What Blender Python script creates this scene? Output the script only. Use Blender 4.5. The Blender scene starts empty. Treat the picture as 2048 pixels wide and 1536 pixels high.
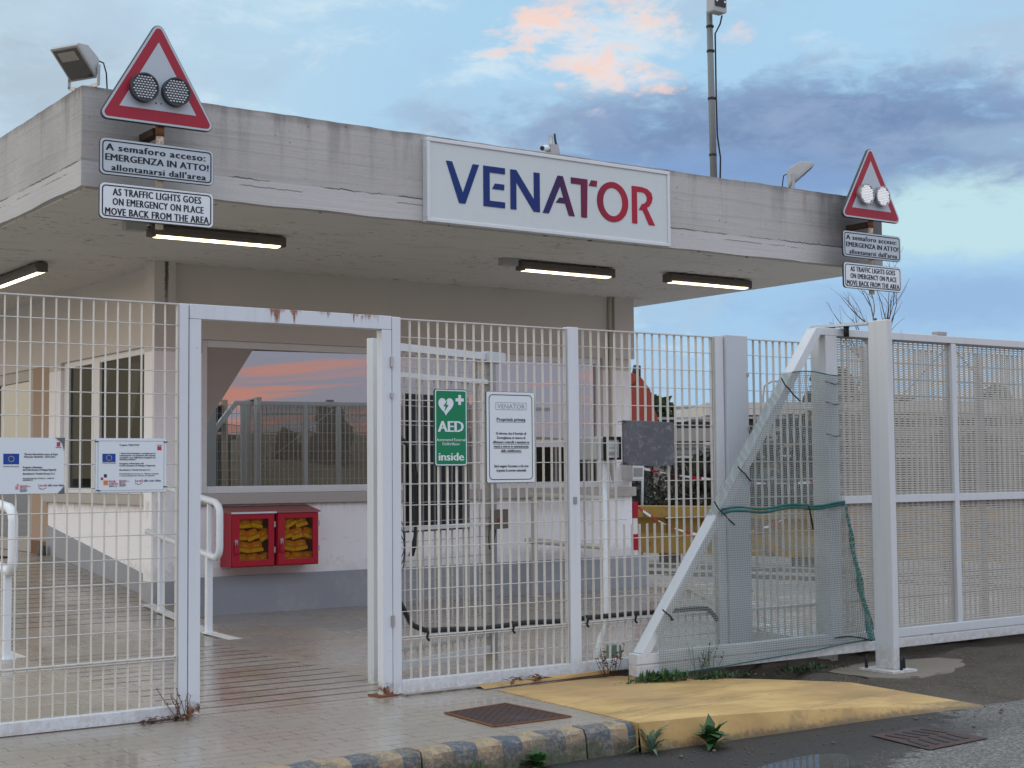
import bpy, bmesh, math, random
from mathutils import Matrix, Vector, Euler
random.seed(7)
SC = bpy.context.scene
COL = SC.collection
R = math.radians

# ------------------------------------------------------------------ camera
cam_d = bpy.data.cameras.new("camera")
cam = bpy.data.objects.new("camera", cam_d)
COL.objects.link(cam)
cam_d.sensor_width = 36.0
cam_d.lens = 52.255
cam_d.clip_start = 0.05
cam_d.clip_end = 3000
_r = Vector((0.8178541, -0.57536083, -0.00863675))
_u = Vector((-0.02704498, -0.05342751, 0.99820542))
_d = Vector((0.57478974, 0.81615282, 0.05925653))
cam.matrix_world = Matrix(((_r.x, _u.x, -_d.x, 0), (_r.y, _u.y, -_d.y, 0), (_r.z, _u.z, -_d.z, 1.45), (0, 0, 0, 1)))
SC.camera = cam

# ------------------------------------------------------------------ exposure
SC.view_settings.view_transform = 'Standard'
SC.view_settings.look = 'None'
SC.view_settings.exposure = 0.08
SC.view_settings.gamma = 1.0
SC.view_settings.use_curve_mapping = False

# ------------------------------------------------------------------ node helpers
def N(nt, typ, props=None, ins=None):
    n = nt.nodes.new(typ)
    for k, v in (props or {}).items():
        setattr(n, k, v)
    for k, v in (ins or {}).items():
        s = n.inputs[k]
        if isinstance(v, bpy.types.NodeSocket):
            nt.links.new(v, s)
        else:
            s.default_value = v
    return n
def MA(nt, op, a, b=None, c=None, clamp=False):
    ins = {0: a}
    if b is not None: ins[1] = b
    if c is not None: ins[2] = c
    return N(nt, 'ShaderNodeMath', {'operation': op, 'use_clamp': clamp}, ins).outputs[0]
def MIX(nt, f, a, b, blend='MIX'):
    def c4(x): return x if isinstance(x, bpy.types.NodeSocket) else (x[0], x[1], x[2], 1)
    return N(nt, 'ShaderNodeMix', {'data_type': 'RGBA', 'blend_type': blend}, {0: f, 6: c4(a), 7: c4(b)}).outputs[2]
def STEP(nt, x, lo, hi):
    n = N(nt, 'ShaderNodeMapRange', {'interpolation_type': 'SMOOTHSTEP'}, {0: x, 1: lo, 2: hi, 3: 0.0, 4: 1.0})
    return n.outputs[0]
def NOISE(nt, vec, scale, detail=4, rough=.55, dist=0, out=0):
    ins = {'Scale': scale, 'Detail': detail, 'Roughness': rough, 'Distortion': dist}
    if vec is not None: ins['Vector'] = vec
    return N(nt, 'ShaderNodeTexNoise', None, ins).outputs[out]
def MAPV(nt, vec, scale=(1, 1, 1), loc=(0, 0, 0)):
    return N(nt, 'ShaderNodeMapping', None, {'Vector': vec, 'Location': loc, 'Scale': scale}).outputs[0]
def POS(nt): return N(nt, 'ShaderNodeNewGeometry').outputs['Position']
def OBJ(nt): return N(nt, 'ShaderNodeTexCoord').outputs['Object']
def SEP(nt, v):
    n = N(nt, 'ShaderNodeSeparateXYZ', None, {0: v}); return n.outputs[0], n.outputs[1], n.outputs[2]
def CXYZ(nt, x, y, z): return N(nt, 'ShaderNodeCombineXYZ', None, {0: x, 1: y, 2: z}).outputs[0]

# ------------------------------------------------------------------ world: dusk sky with clouds
SUN_AZ, SUN_EL = R(-70), R(5)          # azimuth from +Y towards +X
world = bpy.data.worlds.new("World")
SC.world = world
world.use_nodes = True
wt = world.node_tree
wt.nodes.clear()
sky = N(wt, 'ShaderNodeTexSky', {'sky_type': 'NISHITA', 'sun_disc': False, 'sun_elevation': SUN_EL,
        'sun_rotation': SUN_AZ, 'air_density': 1.0, 'dust_density': 1.0, 'ozone_density': 2.0}).outputs[0]
BG = 0.12
dirv = N(wt, 'ShaderNodeTexCoord').outputs['Generated']
dx, dy, dz = SEP(wt, dirv)
az = MA(wt, 'MULTIPLY', MA(wt, 'ARCTAN2', dx, dy), 57.2958)
el = MA(wt, 'MULTIPLY', MA(wt, 'ARCSINE', dz), 57.2958)
ae = CXYZ(wt, az, MA(wt, 'MULTIPLY', el, 2.2), 0.0)
n_big = NOISE(wt, ae, .085, 6, .6, .35)
n_mid = NOISE(wt, MAPV(wt, ae, loc=(31, 7, 3)), .22, 8, .62, .3)
n_fin = NOISE(wt, MAPV(wt, ae, loc=(3, 57, 9)), .62, 7, .6, .4)
def C(r, g, b):                         # display colour 0..255 to linear
    f = lambda v: (v / 255 / 12.92) if v < 10 else ((v / 255 + .055) / 1.055) ** 2.4
    return (f(r), f(g), f(b))
def blob(a0, e0, sa, se, soft=.5, na=.9, nb=.5):
    """soft cloud patch centred at an azimuth and elevation, edges broken by noise"""
    a = MA(wt, 'DIVIDE', MA(wt, 'SUBTRACT', az, a0), sa)
    b = MA(wt, 'DIVIDE', MA(wt, 'SUBTRACT', el, e0), se)
    d2 = MA(wt, 'ADD', MA(wt, 'MULTIPLY', a, a), MA(wt, 'MULTIPLY', b, b))
    v = MA(wt, 'SUBTRACT', 1.0, MA(wt, 'SQRT', d2))
    v = MA(wt, 'ADD', v, MA(wt, 'MULTIPLY', MA(wt, 'SUBTRACT', n_mid, .5), na * 2))
    v = MA(wt, 'ADD', v, MA(wt, 'MULTIPLY', MA(wt, 'SUBTRACT', n_fin, .5), nb * 2))
    return STEP(wt, v, 0.0, soft)
# clear sky: Nishita blended with the paler dusk blue of the thin high haze
base = MIX(wt, STEP(wt, el, -2, 20), C(164, 204, 242), C(176, 216, 244))
base = MIX(wt, STEP(wt, az, 36, 14), base, C(202, 226, 240))
base = MIX(wt, .86, N(wt, 'ShaderNodeVectorMath', {'operation': 'SCALE'}, {0: sky, 'Scale': BG}).outputs[0], base)
# wisps
w = STEP(wt, n_big, .46, .68)
base = MIX(wt, MA(wt, 'MULTIPLY', w, .6), base, C(172, 192, 212))
w2 = STEP(wt, n_mid, .5, .72)
base = MIX(wt, MA(wt, 'MULTIPLY', w2, .6), base, C(216, 232, 240))
base = MIX(wt, MA(wt, 'MULTIPLY', blob(17.8, 14.0, 4.5, 2.6, .8, .9, .6), .75), base, C(168, 186, 202))
base = MIX(wt, MA(wt, 'MULTIPLY', blob(32.0, 13.6, 2.6, .9, .8, 1.0, .8), .5), base, C(150, 172, 200))
# pale opening low on the right, slate bank above it, slate bank below it
base = MIX(wt, blob(53, 9.3, 10, 2.3, .5, .5, .3), base, C(188, 220, 228))
base = MIX(wt, MA(wt, 'MULTIPLY', blob(46.5, 12.6, 15.5, 3.0, .6, .6, .45), .96), base, MIX(wt, STEP(wt, MA(wt, 'ADD', MA(wt, 'MULTIPLY', n_mid, .65), MA(wt, 'MULTIPLY', n_fin, .35)), .38, .62), C(110, 136, 176), C(138, 160, 194)))
base = MIX(wt, MA(wt, 'MULTIPLY', blob(41.5, 10.6, 9, 2.0, .5, .45, .3), .75), base, C(126, 158, 204))
base = MIX(wt, MA(wt, 'MULTIPLY', blob(52, 6.2, 11, 1.7, .8, .5, .4), .6), base, C(138, 170, 212))
base = MIX(wt, MA(wt, 'MULTIPLY', blob(53.5, 12.0, 3.2, .7, .6, .4, .3), .45), base, C(160, 190, 214))
# sun-touched cloud over the roof
pk = C(226, 222, 226)
base = MIX(wt, MA(wt, 'MULTIPLY', blob(39.0, 16.2, 5.2, 1.9, 1.0, 1.3, 1.0), .7), base, C(214, 226, 236))
for a0, e0, sa, se, k in ((36.4, 16.8, 2.3, 1.1, .95), (37.9, 15.7, 2.0, 1.0, .9), (40.3, 15.0, 2.5, .75, .95), (41.2, 16.9, 1.5, .6, .75), (43.8, 16.4, 1.2, .5, .6), (38.2, 17.9, 3.0, .7, .7)):
    base = MIX(wt, MA(wt, 'MULTIPLY', blob(a0, e0, sa, se, .9, 1.5, 1.3), k), base, MIX(wt, STEP(wt, n_fin, .4, .6), pk, C(240, 210, 200)))
# the street side of the sky: mauve overcast with salmon streaks, brighter overall
back = STEP(wt, dy, .25, -.25)
n_str = NOISE(wt, MAPV(wt, CXYZ(wt, MA(wt, 'MULTIPLY', az, .8), MA(wt, 'MULTIPLY', MA(wt, 'ADD', el, MA(wt, 'MULTIPLY', az, .06)), 8.0), 0.0), loc=(12, 3, 0)), .13, 6, .6, .6)
bcol = MIX(wt, STEP(wt, el, 0, 14), C(176, 172, 188), C(186, 205, 230))
bcol = MIX(wt, STEP(wt, n_big, .4, .66), bcol, C(182, 184, 204))
bcol = MIX(wt, MA(wt, 'MULTIPLY', MA(wt, 'MULTIPLY', STEP(wt, n_str, .44, .60), STEP(wt, el, 22, 8)), .85), bcol, C(252, 172, 150))
bcol = N(wt, 'ShaderNodeVectorMath', {'operation': 'SCALE'}, {0: bcol, 'Scale': MA(wt, 'ADD', 1.12, MA(wt, 'MULTIPLY', STEP(wt, el, 6, 24), 1.08))}).outputs[0]
base = MIX(wt, back, base, bcol)
# afterglow in the west, and the bright open zenith
glow = MA(wt, 'MULTIPLY', STEP(wt, MA(wt, 'ABSOLUTE', MA(wt, 'ADD', az, 45)), 56, 12), STEP(wt, el, 30, 2))
base = MIX(wt, MA(wt, 'MULTIPLY', glow, .9), base, (1.15, .93, .60))
zen = STEP(wt, dz, .38, .75)
base = MIX(wt, MA(wt, 'MULTIPLY', zen, .9), base, (1.26, 1.40, 1.53))
col = N(wt, 'ShaderNodeVectorMath', {'operation': 'SCALE'}, {0: base, 'Scale': 1.0 / BG}).outputs[0]
bgn = N(wt, 'ShaderNodeBackground', None, {'Color': col, 'Strength': BG})
wo = N(wt, 'ShaderNodeOutputWorld')
wt.links.new(bgn.outputs[0], wo.inputs[0])

# ------------------------------------------------------------------ sun (below the cloud edge: weak, wide, warm)
sun_d = bpy.data.lights.new("sun", 'SUN')
sun_d.energy = 0.40
sun_d.angle = R(28)
sun_d.color = (1.0, .84, .66)
sun = bpy.data.objects.new("sun", sun_d)
COL.objects.link(sun)
_s = Vector((math.sin(SUN_AZ) * math.cos(R(12)), math.cos(SUN_AZ) * math.cos(R(12)), math.sin(R(12))))
sun.rotation_euler = (-_s).to_track_quat('-Z', 'Y').to_euler()
sun.location = (-20, 10, 12)

# ------------------------------------------------------------------ mesh builder
class MB:
    def __init__(s): s.v, s.f, s.m, s.s = [], [], [], []
    def add(s, vs, fs, m=0, smooth=False):
        o = len(s.v)
        s.v += [tuple(v) for v in vs]
        for f in fs:
            s.f.append(tuple(i + o for i in f)); s.m.append(m); s.s.append(smooth)
        return s
    def box(s, x0, x1, y0, y1, z0, z1, m=0):
        vs = [(x0, y0, z0), (x1, y0, z0), (x1, y1, z0), (x0, y1, z0), (x0, y0, z1), (x1, y0, z1), (x1, y1, z1), (x0, y1, z1)]
        return s.add(vs, [(0, 3, 2, 1), (4, 5, 6, 7), (0, 1, 5, 4), (1, 2, 6, 5), (2, 3, 7, 6), (3, 0, 4, 7)], m)
    def bar(s, p0, p1, w, h, m=0, up=(0, 0, 1)):
        p0, p1 = Vector(p0), Vector(p1)
        d = (p1 - p0).normalized(); up = Vector(up)
        if abs(d.dot(up)) > .98: up = Vector((0, 1, 0))
        a = d.cross(up).normalized() * (w / 2); b = a.cross(d).normalized() * (h / 2)
        vs = [p0 - a - b, p0 + a - b, p0 + a + b, p0 - a + b, p1 - a - b, p1 + a - b, p1 + a + b, p1 - a + b]
        return s.add(vs, [(0, 3, 2, 1), (4, 5, 6, 7), (0, 1, 5, 4), (1, 2, 6, 5), (2, 3, 7, 6), (3, 0, 4, 7)], m)
    def tube(s, pts, r, n=8, m=0, cap=True):
        pts = [Vector(p) for p in pts]
        rs = r if isinstance(r, (list, tuple)) else [r] * len(pts)
        ref = Vector((0, 0, 1)); vs = []
        prev = None
        for i, p in enumerate(pts):
            d = (pts[min(i + 1, len(pts) - 1)] - pts[max(i - 1, 0)]).normalized()
            if prev is None:
                a = d.cross(ref if abs(d.z) < .95 else Vector((1, 0, 0))).normalized()
            else:
                a = (prev - d * prev.dot(d)).normalized()
            prev = a
            b = d.cross(a)
            for k in range(n):
                t = 2 * math.pi * k / n
                vs.append(p + (a * math.cos(t) + b * math.sin(t)) * rs[i])
        fs = []
        for i in range(len(pts) - 1):
            for k in range(n):
                fs.append((i * n + k, i * n + (k + 1) % n, (i + 1) * n + (k + 1) % n, (i + 1) * n + k))
        s.add(vs, fs, m, True)
        if cap:
            o = len(s.v) - len(vs)
            s.f.append(tuple(o + k for k in reversed(range(n)))); s.m.append(m); s.s.append(False)
            s.f.append(tuple(o + (len(pts) - 1) * n + k for k in range(n))); s.m.append(m); s.s.append(False)
        return s
    def prism(s, poly, y0, y1, m=0, ms=None):
        """polygon in (x,z), extruded along y; y0 is the face toward the street"""
        n = len(poly)
        area = sum(poly[i][0] * poly[(i + 1) % n][1] - poly[(i + 1) % n][0] * poly[i][1] for i in range(n))
        if area < 0: poly = poly[::-1]
        vs = [(x, y0, z) for x, z in poly] + [(x, y1, z) for x, z in poly]
        s.add(vs, [tuple(range(n)), tuple(range(2 * n - 1, n - 1, -1))], m)
        o = len(s.v) - 2 * n
        for i in range(n):
            j = (i + 1) % n
            s.f.append((o + i, o + n + i, o + n + j, o + j)); s.m.append(m if ms is None else ms); s.s.append(False)
        return s
    def ring(s, outer, inner, y0, y1, m=0):
        """outline between two (x,z) loops of equal count"""
        n = len(outer)
        vs = [(x, y0, z) for x, z in outer] + [(x, y0, z) for x, z in inner] + [(x, y1, z) for x, z in outer] + [(x, y1, z) for x, z in inner]
        fs = []
        for i in range(n):
            j = (i + 1) % n
            fs += [(i, j, n + j, n + i), (2 * n + i, 3 * n + i, 3 * n + j, 2 * n + j), (i, 2 * n + i, 2 * n + j, j), (n + i, n + j, 3 * n + j, 3 * n + i)]
        return s.add(vs, fs, m)
    def blob(s, c, r, m=0, seg=12, rings=7, sq=1.0):
        c = Vector(c); vs = []; fs = []
        rx, ry, rz = r if isinstance(r, (tuple, list)) else (r, r, r)
        for i in range(rings + 1):
            t = math.pi * i / rings
            for k in range(seg):
                a = 2 * math.pi * k / seg
                vs.append((c.x + rx * math.sin(t) * math.cos(a), c.y + ry * math.sin(t) * math.sin(a), c.z + rz * math.cos(t)))
        for i in range(rings):
            for k in range(seg):
                fs.append((i * seg + k, (i + 1) * seg + k, (i + 1) * seg + (k + 1) % seg, i * seg + (k + 1) % seg))
        return s.add(vs, fs, m, True)
    def disc(s, c, r, y0, y1, n=24, m=0, ms=None, rz=None):
        return s.prism([(c[0] + r * math.cos(2 * math.pi * k / n), c[1] + (rz or r) * math.sin(2 * math.pi * k / n)) for k in range(n)], y0, y1, m, ms)
    def build(s, name, mats, parent=None, local=False, bevel=0, kind=None):
        me = bpy.data.meshes.new(name)
        off = Vector((0, 0, 0))
        if parent is not None and not local:
            p = parent
            while p is not None:
                off += p.location; p = p.parent
        me.from_pydata([(v[0] - off.x, v[1] - off.y, v[2] - off.z) for v in s.v], [], s.f)
        mats = mats if isinstance(mats, (list, tuple)) else [mats]
        for m in mats: me.materials.append(m)
        me.polygons.foreach_set('material_index', s.m)
        me.polygons.foreach_set('use_smooth', s.s)
        me.update()
        o = bpy.data.objects.new(name, me)
        COL.objects.link(o)
        if parent is not None: o.parent = parent
        if kind: o['kind'] = kind
        if bevel:
            b = o.modifiers.new('bevel', 'BEVEL'); b.width = bevel; b.segments = 2; b.limit_method = 'ANGLE'; b.angle_limit = R(50)
        return o
def tag(o, label, cat, group=None, kind=None):
    o['label'] = label; o['category'] = cat
    if group: o['group'] = group
    if kind: o['kind'] = kind
    return o
def thing(name, loc, label, cat, group=None, rz=0):
    o = bpy.data.objects.new(name, None)
    o.empty_display_size = .2
    COL.objects.link(o)
    o.location = loc; o.rotation_euler = (0, 0, rz)
    return tag(o, label, cat, group)
def kids(o): return [c for c in bpy.data.objects if c.parent == o]
def copy_tree(o, parent=None):
    ch = kids(o)
    c = o.copy(); COL.objects.link(c); c.parent = parent
    for k in ch: copy_tree(k, c)
    return c
def rrect(x0, x1, z0, z1, r, n=5):
    p = []
    for cx, cz, a0 in ((x1 - r, z0 + r, -90), (x1 - r, z1 - r, 0), (x0 + r, z1 - r, 90), (x0 + r, z0 + r, 180)):
        for k in range(n + 1):
            a = R(a0 + 90 * k / n); p.append((cx + r * math.cos(a), cz + r * math.sin(a)))
    return p
def text(name, s, x, z, y, size, m, parent, align='CENTER', sx=1.0, weight=0.0, fit=None, spacing=1.0, depth=.0006):
    """lettering that faces the street (-Y); (x,z) is the middle/left of the baseline, size the cap height"""
    cu = bpy.data.curves.new(name, 'FONT')
    cu.body = s; cu.size = size / .7; cu.align_x = align; cu.extrude = depth; cu.space_character = spacing
    cu.resolution_u = 2
    t = bpy.data.objects.new('tmp_text', cu)
    COL.objects.link(t)
    dg = bpy.context.evaluated_depsgraph_get()
    me = bpy.data.meshes.new_from_object(t.evaluated_get(dg))
    bpy.data.objects.remove(t); bpy.data.curves.remove(cu)
    if weight:                              # heavier strokes: the word laid over itself a hair to each side
        bm = bmesh.new(); bm.from_mesh(me); d_ = weight * size * 5
        src = me.copy(); bm.clear(); bm.from_mesh(src)
        for k, sx_ in ((1, -d_), (2, d_)):
            n0 = len(bm.verts); bm.from_mesh(src); bm.verts.ensure_lookup_table()
            for v in bm.verts[n0:]: v.co.x += sx_; v.co.z += .00012 * k
        bm.to_mesh(me); bm.free(); bpy.data.meshes.remove(src)
    if fit:
        xs = [v.co.x for v in me.vertices]; w_ = max(xs) - min(xs)
        sx = fit / w_
    off = Vector((0, 0, 0)); p = parent
    while p is not None:
        off += p.location; p = p.parent
    for v in me.vertices:
        v.co = Vector((x + v.co.x * sx, y - v.co.z, z + v.co.y)) - off
    me.materials.clear(); me.materials.append(m)
    me.name = name
    o = bpy.data.objects.new(name, me); COL.objects.link(o); o.parent = parent
    return o
def join(objs):
    """fold several lettering meshes into the first one"""
    a = objs[0]; bm = bmesh.new()
    for o in objs: bm.from_mesh(o.data)
    bm.to_mesh(a.data); bm.free()
    for o in objs[1:]: bpy.data.objects.remove(o)
    return a

# ------------------------------------------------------------------ materials
def mk(name):
    m = bpy.data.materials.new(name); m.use_nodes = True
    nt = m.node_tree; nt.nodes.clear()
    out = N(nt, 'ShaderNodeOutputMaterial')
    return m, nt, out
def PB(nt, out, color, rough=.5, metal=0.0, normal=None, spec=.5, **kw):
    ins = {'Base Color': color if isinstance(color, bpy.types.NodeSocket) else (*color[:3], 1), 'Roughness': rough, 'Metallic': metal, 'Specular IOR Level': spec}
    if normal is not None: ins['Normal'] = normal
    for k, v in kw.items(): ins[k.replace('_', ' ')] = v
    b = N(nt, 'ShaderNodeBsdfPrincipled', None, ins)
    nt.links.new(b.outputs[0], out.inputs[0])
    return b
def BUMP(nt, h, strength=.3, dist=.01):
    return N(nt, 'ShaderNodeBump', None, {'Height': h, 'Strength': strength, 'Distance': dist}).outputs[0]
def plain(name, c, rough=.5, metal=0.0, var=.12, scale=9, bump=.0, spec=.28, dirt=None, dirt_amt=.25):
    """one surface colour with uneven tone, faint dirt and roughness change"""
    m, nt, out = mk(name)
    p = OBJ(nt)
    n1 = NOISE(nt, p, scale, 6, .6); n2 = NOISE(nt, p, scale * 6, 4, .6)
    k = MA(nt, 'ADD', 1 - var, MA(nt, 'MULTIPLY', n1, 2 * var))
    colr = MIX(nt, 1.0, c, N(nt, 'ShaderNodeCombineColor', None, {0: k, 1: k, 2: k}).outputs[0], 'MULTIPLY')
    if dirt:
        d = MA(nt, 'MULTIPLY', STEP(nt, MA(nt, 'ADD', MA(nt, 'MULTIPLY', n1, .6), MA(nt, 'MULTIPLY', n2, .4)), .5, .68), dirt_amt)
        colr = MIX(nt, d, colr, dirt)
    rr = MA(nt, 'ADD', rough - .08, MA(nt, 'MULTIPLY', n2, .16))
    PB(nt, out, colr, rr, metal, BUMP(nt, n2, bump, .004) if bump else None, spec)
    return m
M = {}
def paint_white(name, c=(.62, .65, .67), rust=.0, rough=.38):
    m, nt, out = mk(name)
    p = POS(nt); x, y, z = SEP(nt, p)
    n1 = NOISE(nt, p, 2.2, 5, .6); n2 = NOISE(nt, p, 26, 5, .65)
    streak = NOISE(nt, MAPV(nt, p, (22, 22, 1.1)), 1.0, 4, .6)
    colr = MIX(nt, MA(nt, 'MULTIPLY', STEP(nt, streak, .5, .75), .22), c, (.42, .40, .36))
    colr = MIX(nt, MA(nt, 'MULTIPLY', STEP(nt, n1, .55, .75), .12), colr, (.50, .48, .44))
    # grime kicked up near the ground, and specks
    low = MA(nt, 'MULTIPLY', STEP(nt, z, .16, .0), STEP(nt, n2, .35, .62))
    colr = MIX(nt, MA(nt, 'MULTIPLY', low, .5), colr, (.36, .30, .22))
    sp = STEP(nt, n2, .69 - rust * .05, .75 - rust * .05)
    colr = MIX(nt, MA(nt, 'MULTIPLY', sp, .5 + rust * .3), colr, (.22, .12, .06))
    PB(nt, out, colr, MA(nt, 'ADD', rough, MA(nt, 'MULTIPLY', n1, .15)), 0, BUMP(nt, n2, .06, .003), .5)
    return m, nt, out, colr, p, n2
M['white'] = paint_white('fence_white_paint', (.60, .635, .66))[0]
M['bar'] = paint_white('grille_cream_paint', (.58, .57, .53), .2)[0]
M['gate_white'] = paint_white('gate_white_paint', (.56, .59, .60), .1)[0]
M['column'] = paint_white('column_grey_paint', (.46, .50, .53), .0)[0]
# header of the wicket: rust bleeding from its top edge, and a rusted foot
m, nt, out, colr, p, n2 = paint_white('wicket_frame_paint', (.60, .64, .67), .3)
x, y, z = SEP(nt, p)
run = NOISE(nt, MAPV(nt, p, (30, 1, 2)), 1.0, 4, .65)
blot = 0.0
for c_, w_ in ((4.16, .10), (4.29, .05), (4.49, .075), (4.72, .05), (4.80, .06), (4.89, .05)):
    blot = MA(nt, 'MAXIMUM', blot, STEP(nt, MA(nt, 'ABSOLUTE', MA(nt, 'SUBTRACT', MA(nt, 'ADD', x, MA(nt, 'MULTIPLY', MA(nt, 'SUBTRACT', n2, .5), .08)), c_)), w_, .0))
edge = MA(nt, 'ADD', MA(nt, 'SUBTRACT', z, 2.488), MA(nt, 'MULTIPLY', MA(nt, 'MULTIPLY', blot, MA(nt, 'ADD', .25, STEP(nt, run, .42, .66))), .085))
zone = MA(nt, 'MULTIPLY', STEP(nt, x, 4.0, 4.15), STEP(nt, x, 4.95, 4.8))
rst = MA(nt, 'MULTIPLY', STEP(nt, edge, -.005, .05), zone)
foot = MA(nt, 'MULTIPLY', STEP(nt, MA(nt, 'ADD', z, MA(nt, 'MULTIPLY', n2, -.16)), .02, -.03), STEP(nt, NOISE(nt, p, 14, 4, .6), .42, .55))
c2 = MIX(nt, MA(nt, 'MULTIPLY', rst, .92), colr, MIX(nt, STEP(nt, n2, .4, .6), (.30, .10, .03), (.16, .05, .02)))
c2 = MIX(nt, foot, c2, MIX(nt, STEP(nt, n2, .45, .6), (.20, .08, .03), (.05, .03, .02)))
PB(nt, out, c2, .5, 0, BUMP(nt, n2, .08, .003))
M['wicket'] = m

# board-marked weathered concrete of the roof slab
m, nt, out = mk('roof_concrete')
p = POS(nt); x, y, z = SEP(nt, p)
n1 = NOISE(nt, p, 1.3, 6, .62); n2 = NOISE(nt, p, 18, 6, .65); n3 = NOISE(nt, MAPV(nt, p, (.7, .7, 34)), 1.0, 4, .6)
streak = NOISE(nt, MAPV(nt, p, (5, 5, .5)), 1.0, 5, .65)
c = MIX(nt, n1, (.365, .355, .335), (.50, .485, .455))
c = MIX(nt, MA(nt, 'MULTIPLY', STEP(nt, n3, .5, .66), .26), c, (.24, .235, .23))
c = MIX(nt, MA(nt, 'MULTIPLY', STEP(nt, NOISE(nt, MAPV(nt, p, (2.5, 2.5, 9)), 5.0, 3, .75), .60, .68), .30), c, (.18, .175, .17))
c = MIX(nt, MA(nt, 'MULTIPLY', MA(nt, 'MULTIPLY', STEP(nt, streak, .48, .68), STEP(nt, z, 3.70, 4.42)), .62), c, (.22, .21, .20))
top = MA(nt, 'ADD', z, MA(nt, 'MULTIPLY', MA(nt, 'SUBTRACT', streak, .5), .22))
c = MIX(nt, MA(nt, 'MULTIPLY', STEP(nt, top, 4.33, 4.43), .65), c, (.16, .15, .14))
# rusty runs under the right floodlight and a few more
run = MA(nt, 'MULTIPLY', STEP(nt, MA(nt, 'ABSOLUTE', MA(nt, 'SUBTRACT', MA(nt, 'ADD', x, MA(nt, 'MULTIPLY', n2, .05)), 11.56)), .05, .0), STEP(nt, z, 4.0, 4.38))
c = MIX(nt, MA(nt, 'MULTIPLY', run, .5), c, (.30, .17, .09))
# soot on the front at the far right end
soot = MA(nt, 'MULTIPLY', STEP(nt, MA(nt, 'ADD', x, MA(nt, 'MULTIPLY', MA(nt, 'SUBTRACT', n1, .5), 1.2)), 11.4, 12.35), .80)
c = MIX(nt, soot, c, (.075, .075, .08))
soot2 = MA(nt, 'MULTIPLY', STEP(nt, MA(nt, 'ADD', MA(nt, 'ABSOLUTE', MA(nt, 'SUBTRACT', x, 4.15)), MA(nt, 'MULTIPLY', n1, .5)), .95, .2), .30)
c = MIX(nt, soot2, c, (.12, .12, .13))
# lighter lower lift below the pour line
lift = STEP(nt, z, 3.84, 3.83)
c = MIX(nt, MA(nt, 'MULTIPLY', lift, MA(nt, 'ADD', .25, MA(nt, 'MULTIPLY', n3, .4))), c, (.58, .57, .56))
# ragged cold joint and cracks
wob = MA(nt, 'MULTIPLY', MA(nt, 'SUBTRACT', NOISE(nt, MAPV(nt, p, (1, 1, 0)), 12, 8, .75), .5), .055)
zz = MA(nt, 'ABSOLUTE', MA(nt, 'SUBTRACT', MA(nt, 'ADD', z, wob), 3.84))
jn = MA(nt, 'MULTIPLY', STEP(nt, zz, .008, .002), STEP(nt, NOISE(nt, MAPV(nt, p, (1, 1, .2)), 1.6, 3, .6), .42, .56))
c = MIX(nt, MA(nt, 'MULTIPLY', jn, .85), c, (.06, .055, .05))
zz2 = MA(nt, 'ABSOLUTE', MA(nt, 'SUBTRACT', MA(nt, 'ADD', z, MA(nt, 'MULTIPLY', wob, .8)), 3.785))
jn2 = MA(nt, 'MULTIPLY', STEP(nt, zz2, .007, .002), STEP(nt, NOISE(nt, MAPV(nt, p, (1, 1, .2), (5, 5, 0)), 2.2, 3, .6), .52, .62))
c = MIX(nt, MA(nt, 'MULTIPLY', jn2, .7), c, (.08, .07, .06))
pit = N(nt, 'ShaderNodeTexVoronoi', None, {'Vector': p, 'Scale': 11.0}).outputs[0]
pits = MA(nt, 'MULTIPLY', STEP(nt, pit, .10, .05), STEP(nt, n1, .45, .6))
c = MIX(nt, MA(nt, 'MULTIPLY', pits, .8), c, (.07, .07, .07))
h = MA(nt, 'SUBTRACT', MA(nt, 'ADD', MA(nt, 'MULTIPLY', n3, .6), MA(nt, 'MULTIPLY', n2, .5)), MA(nt, 'ADD', jn, pits))
PB(nt, out, c, .86, 0, BUMP(nt, h, .5, .012), .3)
M['concrete'] = m

# painted soffit, flaking in small dark flecks along the board direction
m, nt, out = mk('soffit_paint')
p = POS(nt); x, y, z = SEP(nt, p)
n1 = NOISE(nt, p, .8, 4, .6)
c = MIX(nt, n1, (.60, .57, .525), (.69, .655, .605))
fl = NOISE(nt, MAPV(nt, p, (8, 22, 8)), 1.0, 3, .55)
cl = NOISE(nt, p, 1.1, 3, .6)
fk = MA(nt, 'MULTIPLY', STEP(nt, fl, .62, .65), STEP(nt, cl, .44, .58))
fk2 = MA(nt, 'MULTIPLY', STEP(nt, NOISE(nt, MAPV(nt, p, (7, 22, 7)), 1.0, 3, .6), .60, .66), STEP(nt, MA(nt, 'ABSOLUTE', MA(nt, 'SUBTRACT', y, 14.36)), .12, .02))
c = MIX(nt, MA(nt, 'MULTIPLY', STEP(nt, NOISE(nt, MAPV(nt, p, (1.5, 5, 1)), 1.0, 4, .6), .55, .72), .25), c, (.36, .27, .21))
c = MIX(nt, MA(nt, 'MULTIPLY', MA(nt, 'MAXIMUM', fk, fk2), .85), c, (.07, .06, .05))
PB(nt, out, c, .8, 0, BUMP(nt, fl, .12, .004), .3)
M['soffit'] = m

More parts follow.
